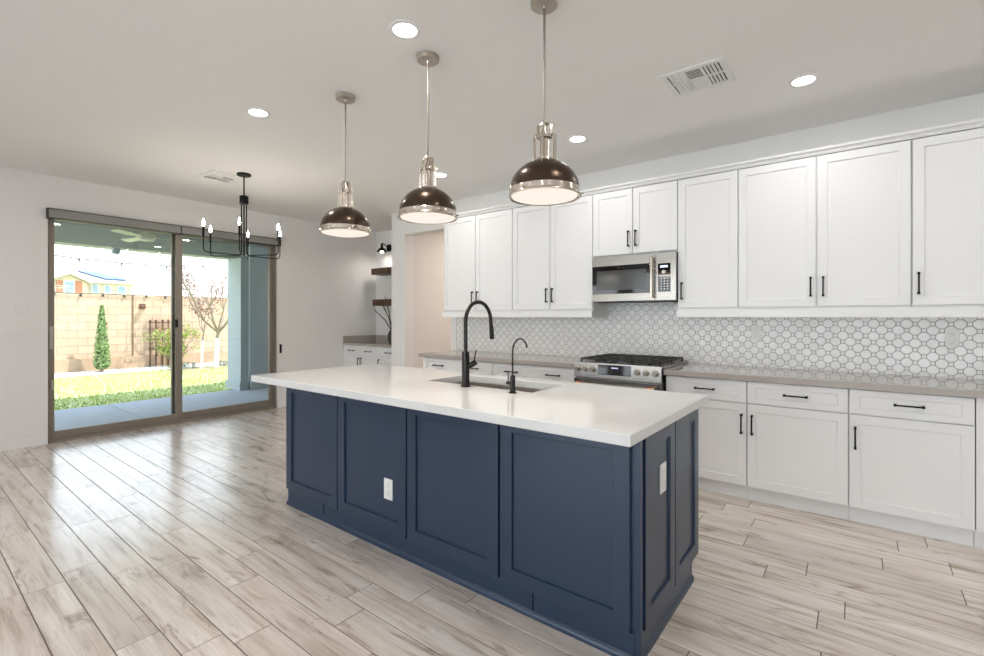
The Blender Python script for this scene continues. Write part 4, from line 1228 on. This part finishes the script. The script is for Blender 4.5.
# ------------------------------------------------------------------ ceiling vents
def vent(x0, x1, y0, y1, label, flip=1):
    xc, yc = (x0 + x1) / 2, (y0 + y1) / 2
    t = Thing('ceiling_vent', label, 'vent', (xc, yc, ZC))
    z0, z1 = ZC - 0.010, ZC - 0.0003
    t.part('backing', MB().box((x0 + 0.02, y0 + 0.02, ZC - 0.002), (x1 - 0.02, y1 - 0.02, z1)), M['darkslot'])
    m = 0.034
    f = MB()
    f.box((x0, y0, z0), (x1, y0 + m, z1), 0.002); f.box((x0, y1 - m, z0), (x1, y1, z1), 0.002); f.box((x0, y0 + m, z0), (x0 + m, y1 - m, z1), 0.002); f.box((x1 - m, y0 + m, z0), (x1, y1 - m, z1), 0.002)
    W = (x1 - x0 - 2 * m)
    for k in (1, 2):
        xx = x0 + m + W * k / 3
        f.box((xx - 0.007, y0 + m, z0), (xx + 0.007, y1 - m, z1))
    f.box((x0 + m, yc - 0.007, z0), (x1 - m, yc + 0.007, z1))
    t.part('frame', f, M['trimw'])
    for i in range(3):
        for j in range(2):
            xa = x0 + m + W * i / 3 + 0.008; xb = x0 + m + W * (i + 1) / 3 - 0.008
            ya = y0 + m if j == 0 else yc + 0.008; yb = yc - 0.008 if j == 0 else y1 - m
            b = MB()
            n = 4 if i != 1 else 7
            for k in range(n):
                if i != 1:
                    xx = xa + (xb - xa) * (k + 0.5) / n
                    tilt = (0.0045 if i == 0 else -0.0075) * flip
                    b.add([(xx - 0.006 - tilt, ya, z0 + 0.001), (xx - 0.006 - tilt, yb, z0 + 0.001), (xx + tilt, yb, z1 - 0.002), (xx + tilt, ya, z1 - 0.002),
                           (xx + 0.004 - tilt, ya, z0), (xx + 0.004 - tilt, yb, z0), (xx + 0.006 + tilt, yb, z1 - 0.002), (xx + 0.006 + tilt, ya, z1 - 0.002)],
                          [(0, 1, 2, 3), (7, 6, 5, 4), (0, 4, 5, 1), (3, 2, 6, 7), (0, 3, 7, 4), (1, 5, 6, 2)])
                else:
                    yy = ya + (yb - ya) * (k + 0.5) / n
                    tilt = (0.0045 if j == 0 else -0.0035) * flip
                    b.add([(xa, yy - 0.004 - tilt, z0 + 0.001), (xb, yy - 0.004 - tilt, z0 + 0.001), (xb, yy + tilt, z1 - 0.002), (xa, yy + tilt, z1 - 0.002),
                           (xa, yy + 0.002 - tilt, z0), (xb, yy + 0.002 - tilt, z0), (xb, yy + 0.004 + tilt, z1 - 0.002), (xa, yy + 0.004 + tilt, z1 - 0.002)],
                          [(0, 1, 2, 3), (7, 6, 5, 4), (0, 4, 5, 1), (3, 2, 6, 7), (0, 3, 7, 4), (1, 5, 6, 2)])
            t.part('louvre_bank', b, M['trimw'], smooth=0)
vent(-0.970, -0.606, 2.935, 3.272, 'white louvred ceiling vent right of the nearest pendant')
vent(-5.51, -5.15, 2.03, 2.35, 'white louvred ceiling vent beside the chandelier', -1)

# ------------------------------------------------------------------ pendants
def make_pendant(x, y, label):
    t = Thing('pendant_light', label, 'pendant light', (x, y, ZC), 'dome pendants over the island')
    zr = 1.895
    C = (x, y, 0)
    t.part('canopy', MB().lathe([(0.064, ZC - 0.0005), (0.064, ZC - 0.024), (0.060, ZC - 0.027), (0.012, ZC - 0.028), (0.010, ZC - 0.04)], C, 36), M['brushed'])
    t.part('rod', MB().lathe([(0.0055, ZC - 0.035), (0.0055, 2.245)], C, 12), M['rod'])
    dome = [(0.163, zr + 0.030)]
    for k in range(1, 13):
        a = math.pi / 2 * k / 13
        dome.append((0.163 * math.cos(a), zr + 0.030 + 0.142 * math.sin(a)))
    dome += [(0.030, zr + 0.172)]
    outer = dome
    inner = [(r - 0.004 if r > 0.04 else r, z - 0.004) for r, z in reversed(dome)]
    s = t.part('shade', MB().lathe(outer + inner, C, 48, cap=False), M['bronze'])
    b = MB().lathe([(0.164, zr + 0.034), (0.1655, zr + 0.032), (0.1655, zr + 0.010), (0.171, zr + 0.004), (0.172, zr), (0.166, zr - 0.004), (0.157, zr), (0.157, zr + 0.034)], C, 48, cap=False)
    bd = t.part('rim_band', b, M['nickel'])
    for k in range(12):
        a = 2 * math.pi * k / 12 + 0.2
        t.part('rivet', MB().lathe([(0.004, 0.0), (0.003, 0.003)], (x + 0.1655 * math.cos(a), y + 0.1655 * math.sin(a), zr + 0.020), 8, 'x' if abs(math.cos(a)) > 0.7 else 'y'), M['brushed'], parent=bd)
    for k in range(3):
        a = 2 * math.pi * k / 3 + 0.5
        t.part('thumb_screw', MB().tube([(x + 0.165 * math.cos(a), y + 0.165 * math.sin(a), zr + 0.010), (x + 0.182 * math.cos(a), y + 0.182 * math.sin(a), zr + 0.010)], [0.003, 0.005], 8), M['nickel'], parent=bd)
    t.part('diffuser', MB().lathe([(0.156, zr + 0.004), (0.150, zr - 0.002), (0.10, zr - 0.012), (0.05, zr - 0.017), (0.005, zr - 0.018)], C, 48), M['diffuser'])
    zt = zr + 0.170
    t.part('neck', MB().lathe([(0.052, zt - 0.004), (0.050, zt + 0.006), (0.024, zt + 0.010), (0.021, zt + 0.016), (0.021, zt + 0.100), (0.037, zt + 0.104), (0.037, zt + 0.118), (0.016, zt + 0.122), (0.012, zt + 0.150), (0.008, zt + 0.175)], C, 28), M['nickel'])
    for k in range(4):
        a = math.pi / 2 * k + 0.35
        ca, sa = math.cos(a), math.sin(a)
        st = MB()
        pp = [(0.049, zt + 0.002), (0.049, zt + 0.112), (0.043, zt + 0.122), (0.032, zt + 0.126), (0.030, zt + 0.135), (0.030, zt + 0.162), (0.024, zt + 0.172), (0.006, zt + 0.175)]
        st.tube([(x + r * ca, y + r * sa, z) for r, z in pp], 0.0075, 8)
        q = t.part('strap', st, M['nickel'])
    lp = lamp('pendant_lamp', 'AREA', (0, 0, zr - 0.025 - ZC), PENDANT_W, 0.29, (1.0, 0.88, 0.74), t.o)
    return t.o
p = make_pendant(-1.168, 1.908, 'dome pendant nearest the camera, hanging over the right island end')
dup(p, (-1.945, 1.908, ZC), 'middle of the three dome pendants over the island')
dup(p, (-2.732, 1.908, ZC), 'dome pendant farthest left, over the left island end')

# ------------------------------------------------------------------ chandelier
HX_, HY_ = -5.049, 2.295
t = Thing('chandelier', 'black six arm candle chandelier in front of the patio door', 'chandelier', (HX_, HY_, ZC))
t.part('canopy', MB().lathe([(0.068, ZC - 0.0005), (0.068, ZC - 0.018), (0.055, ZC - 0.024), (0.01, ZC - 0.026)], (HX_, HY_, 0), 28), M['black'])
t.part('stem', MB().cyl((HX_, HY_, ZC - 0.02), (HX_, HY_, 2.57), 0.007, 10), M['black'])
t.part('column', MB().lathe([(0.04, 2.588), (0.043, 2.584), (0.043, 2.508), (0.04, 2.504)], (HX_, HY_, 0), 24), M['black'])
t.part('spacer', MB().lathe([(0.034, 2.194), (0.036, 2.190), (0.034, 2.186)], (HX_, HY_, 0), 20), M['black'])
for k in range(6):
    a = math.radians(-68 + 60 * k) + 0.66
    ca, sa = math.cos(a), math.sin(a)
    R = 0.385
    pp = [(0.026, 2.51), (0.026, 2.2), (0.026, 2.02)] + [(0.026 + 0.04 * (1 - math.cos(q)), 2.005 - 0.035 * math.sin(q)) for q in [math.radians(d) for d in (15, 35, 55, 75, 90)]]
    pp += [(0.2, 1.970)] + [(R - 0.04 + 0.04 * math.sin(q), 2.010 - 0.04 * math.cos(q)) for q in [math.radians(d) for d in (0, 20, 45, 70, 90)]] + [(R, 2.12)]
    arm = t.part('arm', MB().tube([(HX_ + r * ca, HY_ + r * sa, z) for r, z in pp], 0.0055, 8), M['black'])
    X, Y = HX_ + R * ca, HY_ + R * sa
    t.part('candle_sleeve', MB().lathe([(0.011, 2.115), (0.011, 2.215), (0.009, 2.22)], (X, Y, 0), 14), M['black'], parent=arm)
    bl = t.part('bulb', MB().lathe([(0.006, 2.218), (0.009, 2.232), (0.0105, 2.246), (0.008, 2.266), (0.004, 2.283), (0.001, 2.292)], (X, Y, 0), 14), M['flame'], parent=arm)
